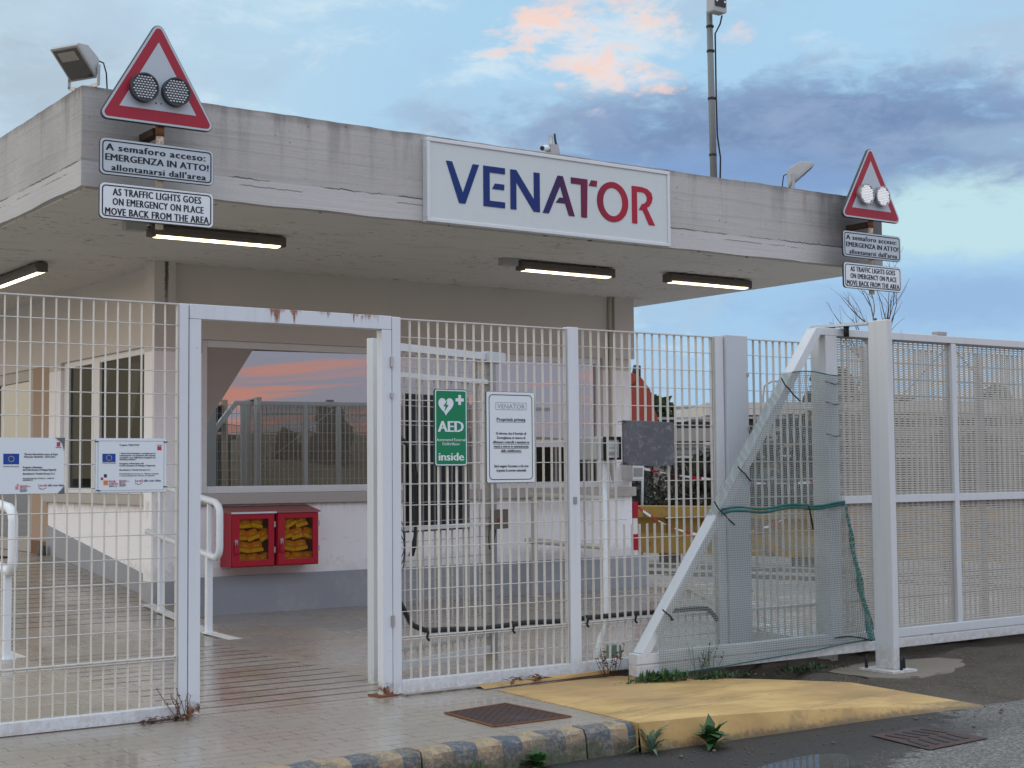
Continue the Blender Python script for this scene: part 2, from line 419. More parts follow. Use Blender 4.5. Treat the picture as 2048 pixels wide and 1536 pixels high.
# plaster: white below the sills, beige above, grey plinth paint is a part of its own
m, nt, out = mk('wall_plaster')
p = POS(nt); x, y, z = SEP(nt, p)
n1 = NOISE(nt, p, 1.5, 5, .6); n2 = NOISE(nt, p, 22, 5, .6)
up = STEP(nt, z, 2.70, 2.72)
c = MIX(nt, up, MIX(nt, n1, (.84, .83, .82), (.90, .89, .88)), MIX(nt, n1, (.565, .535, .49), (.64, .605, .555)))
dr = NOISE(nt, MAPV(nt, p, (9, 9, .9)), 1.0, 4, .6)
under = MA(nt, 'MULTIPLY', MA(nt, 'MULTIPLY', STEP(nt, dr, .46, .66), STEP(nt, z, .95, 1.14)), STEP(nt, z, 1.2, 1.17))
c = MIX(nt, MA(nt, 'MULTIPLY', under, .45), c, (.34, .32, .30))
c = MIX(nt, MA(nt, 'MULTIPLY', STEP(nt, n2, .66, .73), .30), c, (.35, .32, .30))
spl = MA(nt, 'MULTIPLY', STEP(nt, MA(nt, 'ADD', z, MA(nt, 'MULTIPLY', n2, -.35)), .40, .28), STEP(nt, n1, .3, .6))
c = MIX(nt, MA(nt, 'MULTIPLY', spl, .45), c, (.42, .38, .33))
scf = MA(nt, 'MULTIPLY', STEP(nt, NOISE(nt, MAPV(nt, p, (2.2, 2.2, 7), (3, 1, 0)), 1.6, 5, .7), .60, .68), STEP(nt, z, 1.1, .9))
c = MIX(nt, MA(nt, 'MULTIPLY', scf, .30), c, (.50, .47, .44))
st = MA(nt, 'MULTIPLY', STEP(nt, MA(nt, 'ABSOLUTE', MA(nt, 'SUBTRACT', MA(nt, 'ADD', x, MA(nt, 'MULTIPLY', n2, .03)), 5.82)), .028, .008), STEP(nt, MA(nt, 'ADD', z, MA(nt, 'MULTIPLY', n2, .6)), 3.25, 3.8))
c = MIX(nt, MA(nt, 'MULTIPLY', MA(nt, 'MULTIPLY', st, .9), STEP(nt, y, 14.40, 14.36)), c, (.04, .035, .03))
PB(nt, out, c, .8, 0, BUMP(nt, n2, .15, .004), .3)
M['plaster'] = m
M['plinth'] = plain('plinth_grey_paint', (.31, .325, .345), .55, var=.12, scale=2.0, bump=.15, dirt=(.45, .43, .40), dirt_amt=.5)
M['sill'] = plain('sill_stone', (.44, .41, .37), .65, var=.12, scale=6, bump=.15, dirt=(.2, .18, .15))
M['pvc'] = plain('window_frame_white', (.72, .73, .72), .4, var=.05, dirt=(.4, .38, .34), dirt_amt=.15)
M['alu'] = plain('door_frame_aluminium', (.34, .32, .30), .4, .2)
M['galv'] = plain('galvanised_steel', (.36, .37, .38), .45, .7, var=.2, scale=14)
M['greymetal'] = plain('grey_enamel', (.38, .39, .38), .45, var=.1, dirt=(.2, .17, .13))
M['darkmetal'] = plain('dark_grimy_metal', (.13, .115, .10), .55, var=.3, dirt=(.10, .08, .06), dirt_amt=.5)
M['black'] = plain('black_plastic', (.02, .02, .022), .42, var=.2)
M['darkpanel'] = plain('charcoal_sheet', (.022, .025, .032), .35, var=.25)
M['rubber'] = plain('dark_rubber', (.025, .027, .028), .6, var=.2)
M['signwhite'] = plain('sign_white_sheet', (.66, .72, .74), .35, var=.03)
M['signcream'] = plain('fascia_sign_white', (.56, .615, .605), .35, var=.04, scale=3, dirt=(.45, .43, .40), dirt_amt=.18)
M['signgrey'] = plain('sign_reflective_grey', (.42, .48, .52), .35, var=.04)
M['signgrey2'] = plain('sign_text_plate', (.44, .50, .53), .38, var=.04)
M['signred'] = plain('sign_red_sheet', (.32, .018, .036), .38, var=.06)
M['ink'] = plain('black_ink', (.012, .016, .022), .5, var=.05)
M['signback'] = plain('sign_edge_dark', (.05, .06, .065), .5, .3)
M['green'] = plain('aed_green', (.008, .20, .09), .4, var=.04)
M['cabred'] = plain('cabinet_red_paint', (.42, .018, .035), .35, var=.1, scale=5, dirt=(.2, .03, .03))
M['cabtop'] = plain('cabinet_faded_roof', (.34, .13, .12), .5, var=.15)
M['rust'] = plain('rusty_steel', (.16, .065, .03), .85, var=.4, scale=18, bump=.4, dirt=(.03, .02, .015), dirt_amt=.7)
M['rustcream'] = plain('flaking_cream_tube', (.52, .46, .36), .7, var=.2, scale=14, bump=.2, dirt=(.20, .09, .04), dirt_amt=.9)
M['tube'] = plain('handrail_white_enamel', (.72, .75, .77), .28, var=.05, dirt=(.4, .38, .33), dirt_amt=.15)
M['tubecream'] = plain('handrail_cream_enamel', (.60, .57, .50), .4, var=.08, dirt=(.3, .26, .2))
M['blue'] = plain('flag_blue', (.012, .06, .30), .45, var=.03)
M['yellowdot'] = plain('flag_gold', (.7, .52, .05), .5, var=.02)
M['orange'] = plain('logo_orange', (.62, .20, .05), .5, var=.03)
M['logored'] = plain('logo_red', (.45, .04, .07), .5, var=.03)
M['logopink'] = plain('logo_pink', (.60, .22, .30), .5, var=.03)
M['logonavy'] = plain('logo_navy', (.02, .04, .12), .5, var=.03)
M['txtgrey'] = plain('print_grey', (.13, .14, .18), .5, var=.03)
M['hinge'] = plain('zinc_fittings', (.5, .5, .5), .35, .8)
M['pack_o'] = plain('pack_orange_plastic', (.75, .30, .03), .4, var=.1)
M['pack_y'] = plain('pack_yellow_band', (.85, .72, .05), .4, var=.1)
M['wedge'] = plain('matte_grey_wedge', (.36, .33, .30), .6, var=.05)
M['curtain'] = plain('grey_curtain', (.34, .33, .31), .9, var=.1)
M['roomdark'] = plain('room_wall', (.20, .17, .14), .9, var=.1)
M['tan'] = plain('tan_wall_paint', (.40, .29, .21), .8, var=.05, scale=2)
M['net_edge'] = plain('net_border_tape', (.015, .12, .11), .6, var=.1)
M['stripe_r'] = plain('red_reflective', (.38, .01, .03), .45, var=.1)
M['excav'] = plain('excavator_orange', (.27, .05, .033), .4, var=.12, scale=3, dirt=(.2, .05, .03))
M['steel_y'] = plain('barrier_yellow_paint', (.42, .26, .07), .6, var=.18, scale=3, bump=.1, dirt=(.09, .05, .03), dirt_amt=.7)
M['shedpale'] = plain('shed_pale_render', (.48, .46, .42), .8, var=.1, scale=.6)
M['sheddark'] = plain('shed_dark_opening', (.03, .032, .034), .6)
M['concfar'] = plain('yard_concrete', (.26, .25, .225), .85, var=.15, scale=.8)
M['tapewhite'] = plain('barrier_tape_white', (.75, .72, .70), .5)
M['bark'] = plain('grey_bark', (.13, .105, .085), .9, var=.25, bump=.3)
M['terracotta'] = plain('pinkish_render', (.55, .42, .36), .8)

def foliage(name, c1, c2):
    m, nt, out = mk(name)
    p = POS(nt)
    oi = N(nt, 'ShaderNodeObjectInfo').outputs['Random']
    n = NOISE(nt, p, 3.2, 3, .6)
    n2 = NOISE(nt, p, 40, 2, .5)
    c = MIX(nt, STEP(nt, MA(nt, 'ADD', MA(nt, 'MULTIPLY', n, .6), MA(nt, 'MULTIPLY', n2, .4)), .35, .65), c1, c2)
    b = N(nt, 'ShaderNodeBsdfPrincipled', None, {'Base Color': c, 'Roughness': .55})
    t = N(nt, 'ShaderNodeBsdfTranslucent', None, {'Color': c})
    mx = N(nt, 'ShaderNodeMixShader', None, {0: .25, 1: b.outputs[0], 2: t.outputs[0]})
    nt.links.new(mx.outputs[0], out.inputs[0])
    return m
M['leaf_dark'] = foliage('leaf_dark_green', (.018, .035, .012), (.05, .085, .028))
M['leaf_green'] = foliage('leaf_fresh_green', (.03, .085, .025), (.06, .15, .04))
M['leaf_grey'] = foliage('leaf_grey_green', (.05, .10, .06), (.10, .17, .10))
M['leaf_dry'] = foliage('dry_stalk', (.10, .06, .03), (.28, .19, .08))
M['leaf_brown'] = foliage('dead_leaf', (.09, .03, .015), (.22, .08, .03))
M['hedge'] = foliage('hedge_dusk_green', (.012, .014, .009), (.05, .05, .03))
M['dryhill'] = foliage('dry_scrub', (.10, .065, .03), (.22, .15, .07))
M['needle'] = foliage('conifer_needles', (.10, .075, .03), (.20, .15, .07))

# glass
def glass(name, tint, refl, rough=0.0, dark=None):
    m, nt, out = mk(name)
    g = N(nt, 'ShaderNodeBsdfGlossy', None, {'Color': (.92, .92, .92, 1), 'Roughness': rough})
    lw = N(nt, 'ShaderNodeLayerWeight', None, {'Blend': .35}).outputs['Facing']
    f = MA(nt, 'ADD', refl, MA(nt, 'MULTIPLY', MA(nt, 'POWER', lw, 3.0), .5 if dark else .12), clamp=True)
    if dark: t = N(nt, 'ShaderNodeBsdfDiffuse', None, {'Color': (*dark, 1)})
    else: t = N(nt, 'ShaderNodeBsdfTransparent', None, {'Color': (*tint, 1)})
    mx = N(nt, 'ShaderNodeMixShader', None, {0: f, 1: t.outputs[0], 2: g.outputs[0]})
    nt.links.new(mx.outputs[0], out.inputs[0])
    return m
M['mirror'] = glass('coated_mirror_glass', None, .46, .004, (.05, .042, .035))
M['clear'] = glass('clear_window_glass', (.62, .64, .62), .03)
M['doorglass'] = glass('door_glass', None, .33, .01, (.05, .045, .04))
M['cabglass'] = glass('cabinet_glazing', (.86, .77, .38), .05)
M['lensglass'] = glass('lamp_glass', None, .25, .15, (.14, .13, .10))
M['screen'] = plain('pale_screen', (.55, .62, .60), .3, var=.05)
m, nt, out = mk('led_strip')
p = OBJ(nt); x, y, z = SEP(nt, p)
sc = MA(nt, 'ADD', .75, MA(nt, 'MULTIPLY', MA(nt, 'SINE', MA(nt, 'MULTIPLY', MA(nt, 'ADD', x, y), 44.0)), .25))
e = N(nt, 'ShaderNodeEmission', None, {'Color': (1, .83, .55, 1), 'Strength': MA(nt, 'MULTIPLY', sc, 5.0)})
nt.links.new(e.outputs[0], out.inputs[0]); M['led'] = m

# letters of the company sign: printed blue to red sweep across the word
m, nt, out = mk('sweep_print')
x, y, z = SEP(nt, POS(nt))
rp = N(nt, 'ShaderNodeValToRGB', None, {0: MA(nt, 'DIVIDE', MA(nt, 'SUBTRACT', x, 6.98), 2.40)})
el_ = rp.color_ramp.elements
el_[0].position = 0; el_[0].color = (.010, .035, .16, 1)
el_[1].position = 1; el_[1].color = (.38, .018, .04, 1)
for pos, cc in ((.42, (.012, .03, .15, 1)), (.52, (.05, .02, .08, 1)), (.66, (.16, .018, .05, 1)), (.80, (.34, .02, .04, 1))):
    k = el_.new(pos); k.color = cc
PB(nt, out, rp.outputs[0], .55, 0, None, .2)
M['sweep'] = m

# ================================================================== GROUND
# asphalt road
m, nt, out = mk('asphalt')
p = POS(nt); x, y, z = SEP(nt, p)
a1 = NOISE(nt, p, .5, 5, .6); a2 = NOISE(nt, p, 60, 5, .7); a3 = NOISE(nt, p, 5, 6, .65)
vo = N(nt, 'ShaderNodeTexVoronoi', None, {'Vector': p, 'Scale': 95.0}).outputs['Color']
c = MIX(nt, a3, (.034, .032, .030), (.085, .080, .074))
c = MIX(nt, MA(nt, 'MULTIPLY', STEP(nt, a2, .54, .66), .8), c, (.26, .245, .22))
c = MIX(nt, MA(nt, 'MULTIPLY', STEP(nt, NOISE(nt, p, 1.7, 5, .65), .52, .66), .45), c, (.11, .09, .07))
c = MIX(nt, .22, c, MIX(nt, 1.0, vo, (.12, .12, .12), 'MULTIPLY'))
old = STEP(nt, MA(nt, 'ADD', MA(nt, 'SUBTRACT', MA(nt, 'MULTIPLY', x, .62), y), MA(nt, 'MULTIPLY', MA(nt, 'SUBTRACT', a3, .5), .8)), -1.5, -1.42)
c = MIX(nt, MA(nt, 'MULTIPLY', old, .62), c, MIX(nt, STEP(nt, a2, .42, .6), (.12, .115, .105), (.34, .325, .30)))
# dark damp gutter line along the kerb
gut = MA(nt, 'MULTIPLY', STEP(nt, MA(nt, 'ADD', y, MA(nt, 'MULTIPLY', MA(nt, 'SUBTRACT', a3, .5), .5)), 5.7, 6.0), STEP(nt, x, 8.6, 7.2))
c = MIX(nt, MA(nt, 'MULTIPLY', gut, .75), c, (.028, .027, .027))
rough = MA(nt, 'SUBTRACT', .82, MA(nt, 'MULTIPLY', gut, .3))
PB(nt, out, c, rough, 0, BUMP(nt, MA(nt, 'ADD', a2, MA(nt, 'MULTIPLY', a3, .6)), .8, .016), .2)
M['asphalt'] = m
g = MB(); S_ = 900
g.add([(-S_, -S_, -.16), (S_, -S_, -.16), (S_, S_, -.16), (-S_, S_, -.16)], [(0, 1, 2, 3)])
g.build('road', M['asphalt'], kind='structure')

# yard behind the fence: worn wet concrete
m, nt, out = mk('yard_surface')
p = POS(nt); x, y, z = SEP(nt, p)
a1 = NOISE(nt, p, .35, 5, .6); a2 = NOISE(nt, p, 3.5, 5, .65); a3 = NOISE(nt, p, 40, 4, .6)
c = MIX(nt, a1, (.17, .15, .135), (.30, .27, .25))
c = MIX(nt, MA(nt, 'MULTIPLY', STEP(nt, a2, .5, .7), .5), c, (.12, .11, .10))
trk = NOISE(nt, MAPV(nt, p, (.35, .35, 1)), 1.6, 4, .6, .8)
c = MIX(nt, MA(nt, 'MULTIPLY', STEP(nt, trk, .52, .62), .45), c, (.36, .30, .25))
PB(nt, out, c, MA(nt, 'ADD', .45, MA(nt, 'MULTIPLY', a2, .3)), 0, BUMP(nt, a3, .3, .01), .5)
M['yard'] = m
g = MB()
g.add([(-60, 8.55, -.006), (600, 8.55, -.006), (600, 800, -.006), (-60, 800, -.006)], [(0, 1, 2, 3)])
g.add([(-60, 8.55, -.006), (600, 8.55, -.006), (600, 8.55, -.17), (-60, 8.55, -.17)], [(0, 3, 2, 1)])
g.build('yard_ground', M['yard'], kind='structure')
# standing water in the yard, reflected sky brightness also painted into its pale base
m, nt, out = mk('water_film_painted_sheen')
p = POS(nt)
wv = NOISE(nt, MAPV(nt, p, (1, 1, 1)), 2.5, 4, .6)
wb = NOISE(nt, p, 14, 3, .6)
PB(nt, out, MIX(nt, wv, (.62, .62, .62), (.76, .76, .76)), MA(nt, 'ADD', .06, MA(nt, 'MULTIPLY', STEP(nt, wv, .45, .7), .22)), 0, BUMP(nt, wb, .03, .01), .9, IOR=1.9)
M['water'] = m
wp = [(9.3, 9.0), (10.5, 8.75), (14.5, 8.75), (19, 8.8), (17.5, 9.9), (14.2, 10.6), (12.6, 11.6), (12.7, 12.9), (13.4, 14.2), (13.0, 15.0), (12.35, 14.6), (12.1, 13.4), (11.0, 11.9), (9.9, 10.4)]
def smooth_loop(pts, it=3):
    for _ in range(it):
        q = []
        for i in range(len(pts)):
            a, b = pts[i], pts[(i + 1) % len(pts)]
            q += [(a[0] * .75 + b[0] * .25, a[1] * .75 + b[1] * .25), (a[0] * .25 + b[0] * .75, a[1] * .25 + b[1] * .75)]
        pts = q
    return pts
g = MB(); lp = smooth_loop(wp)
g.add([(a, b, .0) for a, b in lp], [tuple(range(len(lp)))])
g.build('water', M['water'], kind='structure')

# clay paving: running-bond tiles, with the anti-slip grooves of the ramps
m, nt, out = mk('paving_tiles')
p = POS(nt); x, y, z = SEP(nt, p)
bv = N(nt, 'ShaderNodeTexBrick', {'offset': .5, 'squash': 1.0}, {'Vector': MAPV(nt, p, (1, 1, 0)), 'Color1': (.295, .25, .20, 1), 'Color2': (.345, .295, .24, 1), 'Mortar': (.10, .08, .065, 1),
      'Scale': 1.0, 'Mortar Size': .0042, 'Mortar Smooth': .3, 'Bias': 0.0, 'Brick Width': .24, 'Row Height': .12})
t1 = NOISE(nt, p, 1.1, 5, .6); t2 = NOISE(nt, p, 7, 6, .65); t3 = NOISE(nt, p, 45, 3, .6)
# joints are filled with dirt in some places and washed pale in others
fade = STEP(nt, t1, .38, .62)
c = MIX(nt, MA(nt, 'MULTIPLY', fade, .5), bv.outputs[0], (.32, .27, .22))
c = MIX(nt, MA(nt, 'MULTIPLY', STEP(nt, t2, .5, .72), .3), c, (.235, .19, .15))
pale = STEP(nt, MA(nt, 'ADD', y, MA(nt, 'MULTIPLY', MA(nt, 'SUBTRACT', t1, .5), .6)), 8.9, 8.2)
c = MIX(nt, MA(nt, 'MULTIPLY', pale, .75), c, MIX(nt, bv.outputs[1], MIX(nt, t1, (.235, .205, .165), (.30, .265, .215)), MIX(nt, STEP(nt, t2, .4, .55), (.25, .235, .21), (.09, .08, .07))))
def grooves(x0, x1, y0, y1, pitch, wdt):
    fr = MA(nt, 'ABSOLUTE', MA(nt, 'SUBTRACT', MA(nt, 'FRACT', MA(nt, 'DIVIDE', y, pitch)), .5))
    ln = STEP(nt, fr, wdt + .012, wdt - .012)
    ex = MA(nt, 'MULTIPLY', STEP(nt, MA(nt, 'ADD', x, MA(nt, 'MULTIPLY', t2, .06)), x0, x0 + .02), STEP(nt, MA(nt, 'ADD', x, MA(nt, 'MULTIPLY', t2, .12)), x1 + .02, x1))
    ey = MA(nt, 'MULTIPLY', STEP(nt, y, y0, y0 + .01), STEP(nt, y, y1 + .01, y1))
    return MA(nt, 'MULTIPLY', MA(nt, 'MULTIPLY', ln, MA(nt, 'MULTIPLY', ex, ey)), STEP(nt, t2, .24, .32))
gv = grooves(3.70, 5.38, 8.52, 11.95, .24, .095)
gv2 = grooves(3.75, 5.72, 13.4, 17.6, .24, .08)
gg = MA(nt, 'MAXIMUM', gv, gv2)
c = MIX(nt, MA(nt, 'MULTIPLY', gg, .9), c, (.045, .041, .037))
hb = MA(nt, 'SUBTRACT', MA(nt, 'MULTIPLY', t3, .25), MA(nt, 'ADD', bv.outputs[1], MA(nt, 'MULTIPLY', gg, 2.0)))
wet = STEP(nt, NOISE(nt, MAPV(nt, p, loc=(4, 9, 0)), .9, 4, .6), .38, .62)
PB(nt, out, c, MA(nt, 'ADD', MA(nt, 'SUBTRACT', .27, MA(nt, 'MULTIPLY', wet, .20)), MA(nt, 'MULTIPLY', t3, .12)), 0, BUMP(nt, hb, .25, .004), .5)
M['paving'] = m
g = MB()
g.add([(-14, 6.78, 0), (5.60, 6.78, 0), (5.68, 8.24, 0), (6.72, 8.42, 0), (6.72, 8.6, 0), (12.6, 8.6, 0), (12.6, 9.2, 0), (9.3, 9.2, 0), (9.9, 10.4, 0), (11.0, 11.9, 0), (12.2, 13.6, 0), (12.2, 14.6, 0), (5.7, 14.6, 0), (5.7, 12.7, 0), (3.5, 12.7, 0), (3.5, 14.6, 0), (-14, 14.6, 0)],
      [(0, 1, 2, 3, 4, 5, 6, 7, 8, 9, 10, 11, 12, 13, 14, 15, 16)])
# ramp up to the door and its landing
g.add([(3.5, 12.7, 0), (5.81, 12.7, 0), (5.81, 17.7, .5), (3.5, 17.7, .5)], [(0, 1, 2, 3)])
g.add([(3.5, 17.7, .5), (5.81, 17.7, .5), (5.81, 24, .5), (3.5, 24, .5)], [(0, 1, 2, 3)])
g.add([(3.5, 12.7, 0), (3.5, 17.7, .5), (3.5, 24, .5), (3.5, 24, 0)], [(0, 1, 2, 3)])
pv = g.build('pavement', M['paving'], kind='structure')
for v in pv.data.vertices: pass

# kerb: rounded stones with chipped blue and yellow bands
def kerbmat(name, c0, c1):
    m, nt, out = mk(name)
    p = POS(nt); x, y, z = SEP(nt, p)
    n1 = NOISE(nt, p, 5, 6, .65); n2 = NOISE(nt, p, 38, 5, .7)
    wear = MA(nt, 'ADD', MA(nt, 'MULTIPLY', n1, .5), MA(nt, 'MULTIPLY', n2, .5))
    low = STEP(nt, z, -.02, -.15)
    bare = STEP(nt, MA(nt, 'ADD', wear, MA(nt, 'MULTIPLY', low, .16)), .485, .54)
    c = MIX(nt, n1, c0, c1)
    c = MIX(nt, MA(nt, 'MULTIPLY', bare, .85), c, MIX(nt, STEP(nt, n2, .3, .7), (.045, .04, .032), (.24, .21, .17)))
    c = MIX(nt, MA(nt, 'MULTIPLY', STEP(nt, MA(nt, 'ADD', n1, MA(nt, 'MULTIPLY', low, .25)), .62, .75), .6), c, (.05, .07, .03))
    PB(nt, out, c, .75, 0, BUMP(nt, wear, .6, .02), .4)
    return m
M['kerb_b'] = kerbmat('kerb_blue_band', (.06, .074, .092), (.12, .138, .16))
M['kerb_y'] = kerbmat('kerb_yellow_band', (.27, .195, .115), (.40, .30, .18))
cuts = [(-14, 0), (2.30, 1), (2.46, 0), (2.62, 1), (2.78, 0), (2.93, 1), (3.08, 0), (3.23, 1), (3.38, 0), (3.535, 1), (3.70, 0), (3.855, 1), (4.0, 0), (4.12, 1), (4.31, 0), (4.465, 1), (4.625, 0), (4.755, 1), (4.91, 0), (5.05, 1), (5.20, 0), (5.37, 1), (5.50, 0), (5.545, None)]
prof = [(6.82, -.17), (6.82, .003), (6.765, .005), (6.725, .003), (6.702, -.005), (6.688, -.020), (6.682, -.045), (6.672, -.17)]
g = MB()
for (xa, k), (xb, _) in zip(cuts[:-1], cuts[1:]):
    nseg = max(1, int((xb - xa) / .03)) if xb - xa < 1 else 1
    for q in range(nseg):
        u0, u1 = xa + (xb - xa) * q / nseg, xa + (xb - xa) * (q + 1) / nseg
        gap = any(abs(u1 - j) < 1e-3 for j in (4.12, 5.20))
        e = .012 if gap else 0
        def pr_(xx): return [(xx, yy + .004 * math.sin(xx * 37 + i) * (i > 1), zz + .004 * math.sin(xx * 23 + i * 2)) for i, (yy, zz) in enumerate(prof)]
        n = len(prof)
        g.add(pr_(u0) + pr_(u1 - e), [(i, i + 1, n + i + 1, n + i) for i in range(n - 1)] + ([tuple(range(n, 2 * n))] if gap or u1 > 5.54 else []) + ([tuple(reversed(range(n)))] if any(abs(u0 - j) < 1e-3 for j in (4.12, 5.20)) else []), k, False)
g.build('kerb', [M['kerb_b'], M['kerb_y']], kind='structure')

# yellow painted crossover that ramps down to the road on the right
m, nt, out = mk('yellow_floor_paint')
p = POS(nt); x, y, z = SEP(nt, p)
n1 = NOISE(nt, MAPV(nt, p, (1.2, 3.5, 1)), 1.0, 6, .65); n2 = NOISE(nt, p, 26, 5, .65); n0 = NOISE(nt, p, .9, 4, .6)
c = MIX(nt, STEP(nt, n1, .3, .7), (.38, .24, .09), (.60, .40, .16))
c = MIX(nt, MA(nt, 'MULTIPLY', STEP(nt, MA(nt, 'ADD', n0, MA(nt, 'MULTIPLY', MA(nt, 'SUBTRACT', y, 7.2), .12)), .45, .68), .5), c, (.30, .19, .10))
c = MIX(nt, MA(nt, 'MULTIPLY', STEP(nt, NOISE(nt, MAPV(nt, p, (1, 4.5, 1), (2, 0, 0)), 1.3, 5, .6), .56, .72), .55), c, (.62, .42, .16))
c = MIX(nt, MA(nt, 'MULTIPLY', STEP(nt, n2, .66, .72), .6), c, (.16, .11, .05))
tyre = MA(nt, 'MULTIPLY', STEP(nt, NOISE(nt, MAPV(nt, CXYZ(nt, MA(nt, 'ADD', x, MA(nt, 'MULTIPLY', y, .9)), MA(nt, 'SUBTRACT', y, MA(nt, 'MULTIPLY', x, .35)), 0.0), (.35, 5.5, 1)), 1.0, 3, .6), .56, .64), STEP(nt, n2, .3, .6))
c = MIX(nt, MA(nt, 'MULTIPLY', tyre, .35), c, (.14, .11, .07))
chip = STEP(nt, NOISE(nt, MAPV(nt, p, loc=(7, 2, 0)), 11, 6, .75), .64, .67)
c = MIX(nt, MA(nt, 'MULTIPLY', chip, .8), c, (.21, .19, .16))
base_ = MA(nt, 'MULTIPLY', STEP(nt, MA(nt, 'ADD', z, MA(nt, 'MULTIPLY', MA(nt, 'SUBTRACT', n2, .5), .10)), -.10, -.155), STEP(nt, y, 6.72, 6.66))
c = MIX(nt, MA(nt, 'MULTIPLY', base_, .75), c, (.10, .085, .06))
PB(nt, out, c, .7, 0, BUMP(nt, n2, .25, .006), .35)
M['yellow'] = m
def ytop(xx): return -.158 * max(0.0, min(1.0, (xx - 5.55) / 2.75)) ** 1.6
front = [(5.552, 6.655), (6.1, 6.64), (6.7, 6.62), (7.2, 6.61), (7.7, 6.59), (8.05, 6.56), (8.46, 6.51)]
backe = [(5.66, 8.24), (6.3, 8.40), (6.84, 8.42), (7.3, 8.1), (7.75, 7.85), (8.1, 7.60), (8.25, 7.50)]
g = MB(); nn = 8; vs = []
for (fx, fy), (bx, by) in zip(front, backe):
    for j in range(nn + 1):
        t = j / nn; xx = fx + (bx - fx) * t; yy = fy + (by - fy) * t
        vs.append((xx, yy, (ytop(fx) * (1 - t) + ytop(bx) * .62 * t) + .006))
fs = []
for i in range(len(front) - 1):
    for j in range(nn): fs.append((i * (nn + 1) + j, (i + 1) * (nn + 1) + j, (i + 1) * (nn + 1) + j + 1, i * (nn + 1) + j + 1))
g.add(vs, fs)
for i in range(len(front) - 1):
    a, b = vs[i * (nn + 1)], vs[(i + 1) * (nn + 1)]
    g.add([a, b, (b[0], b[1] - .03, -.165), (a[0], a[1] - .03, -.165)], [(0, 3, 2, 1)])
a, b = vs[0], vs[nn]
g.add([a, b, (b[0], b[1], -.17), (a[0], a[1], -.17)], [(0, 1, 2, 3)])
a, b = vs[-(nn + 1)], vs[-1]
g.add([a, b, (b[0], b[1], -.17), (a[0], a[1], -.17)], [(0, 3, 2, 1)])
g.build('crossover_pavement', M['yellow'], kind='structure')
# pavement edge strip below the fence with its yellow riser
g = MB()
g.box(5.05, 6.74, 8.40, 8.62, -.01, .012, 0)
g.add([(5.60, 8.30, .008), (6.74, 8.395, .008), (6.74, 8.395, .035), (5.60, 8.395, .03)], [(0, 1, 2, 3)], 1)
g.build('pavement_edge', [M['paving'], M['yellow']], kind='structure')

# rough dark verge between crossover, gate and road
m, nt, out = mk('verge_asphalt')
p = POS(nt); x, y, z = SEP(nt, p)
a2 = NOISE(nt, p, 48, 5, .75); a3 = NOISE(nt, p, 4, 6, .65); a4 = NOISE(nt, p, 1.1, 4, .6)
c = MIX(nt, a3, (.06, .05, .04), (.165, .138, .108))
c = MIX(nt, MA(nt, 'MULTIPLY', STEP(nt, a2, .53, .66), .8), c, (.27, .24, .195))
c = MIX(nt, MA(nt, 'MULTIPLY', STEP(nt, a4, .5, .7), .5), c, (.16, .14, .12))
PB(nt, out, c, .85, 0, BUMP(nt, MA(nt, 'ADD', a2, a3), 1.0, .03), .15)
M['verge'] = m
def hv(xx, yy):
    t = max(0.0, min(1.0, (yy - 6.35) / 1.6))
    if ((xx - 9.3) / .95) ** 2 + ((yy - 7.8) / .5) ** 2 < 1: return -.104
    return -.164 + .10 * t * t * (3 - 2 * t) + .012 * math.sin(xx * 5.1 + yy * 3) * t + .01 * math.sin(xx * 13 + yy * 9) * t
g = MB(); nx, ny = 70, 18; vs = []
for i in range(nx + 1):
    for j in range(ny + 1):
        xx = 5.6 + 18 * (i / nx) ** 1.5; yy = 6.25 + 2.31 * j / ny
        zz = hv(xx, yy)
        if xx < 8.3: zz = min(zz, ytop(xx) - .03) if yy > 6.6 else -.175
        vs.append((xx, yy, zz))
g.add(vs, [(i * (ny + 1) + j, (i + 1) * (ny + 1) + j, (i + 1) * (ny + 1) + j + 1, i * (ny + 1) + j + 1) for i in range(nx) for j in range(ny)], 0, True)
g.build('verge', M['verge'], kind='structure')
# concrete pad round the gate post
g = MB(); pad = [(a + .03 * math.sin(i * 2.1), b + .025 * math.sin(i * 1.7 + 1)) for i, (a, b) in enumerate(smooth_loop([(8.55, 7.45), (8.95, 7.40), (9.35, 7.46), (9.8, 7.72), (10.0, 7.95), (9.3, 8.2), (8.5, 8.05)], 2))]
n = len(pad)
g.add([(a, b, -.089 + .003 * math.sin(a * 20)) for a, b in pad] + [(a * 1.004, b - .03, -.15) for a, b in pad], [tuple(range(n))] + [(i, n + i, n + (i + 1) % n, (i + 1) % n) for i in range(n)])
g.build('concrete_pad', plain('pad_concrete', (.20, .17, .135), .85, var=.2, scale=6, bump=.4, dirt=(.08, .07, .06), dirt_amt=.5), kind='structure')
# puddle on the road
m, nt, out = mk('puddle_water')
PB(nt, out, (.03, .026, .02), .02, 0, BUMP(nt, NOISE(nt, POS(nt), 9, 2, .5), .012, .01), 1.0)
g = MB(); lp = smooth_loop([(5.3, 5.45), (6.0, 5.40), (6.3, 5.66), (6.46, 5.95), (6.1, 6.0), (5.6, 5.86), (5.2, 5.70)])
g.add([(a, b, -.1555) for a, b in lp], [tuple(range(len(lp)))])
g.build('puddle_water', m, kind='structure')

# ================================================================== GATEHOUSE
X0, X1, YC, ZB, ZT = 3.753, 12.74, 10.964, 3.644, 4.41
YW, XW = 14.446, 5.805
bld = thing('gatehouse', (0, 0, 0), 'low white gatehouse under a wide overhanging raw concrete roof slab', 'building')
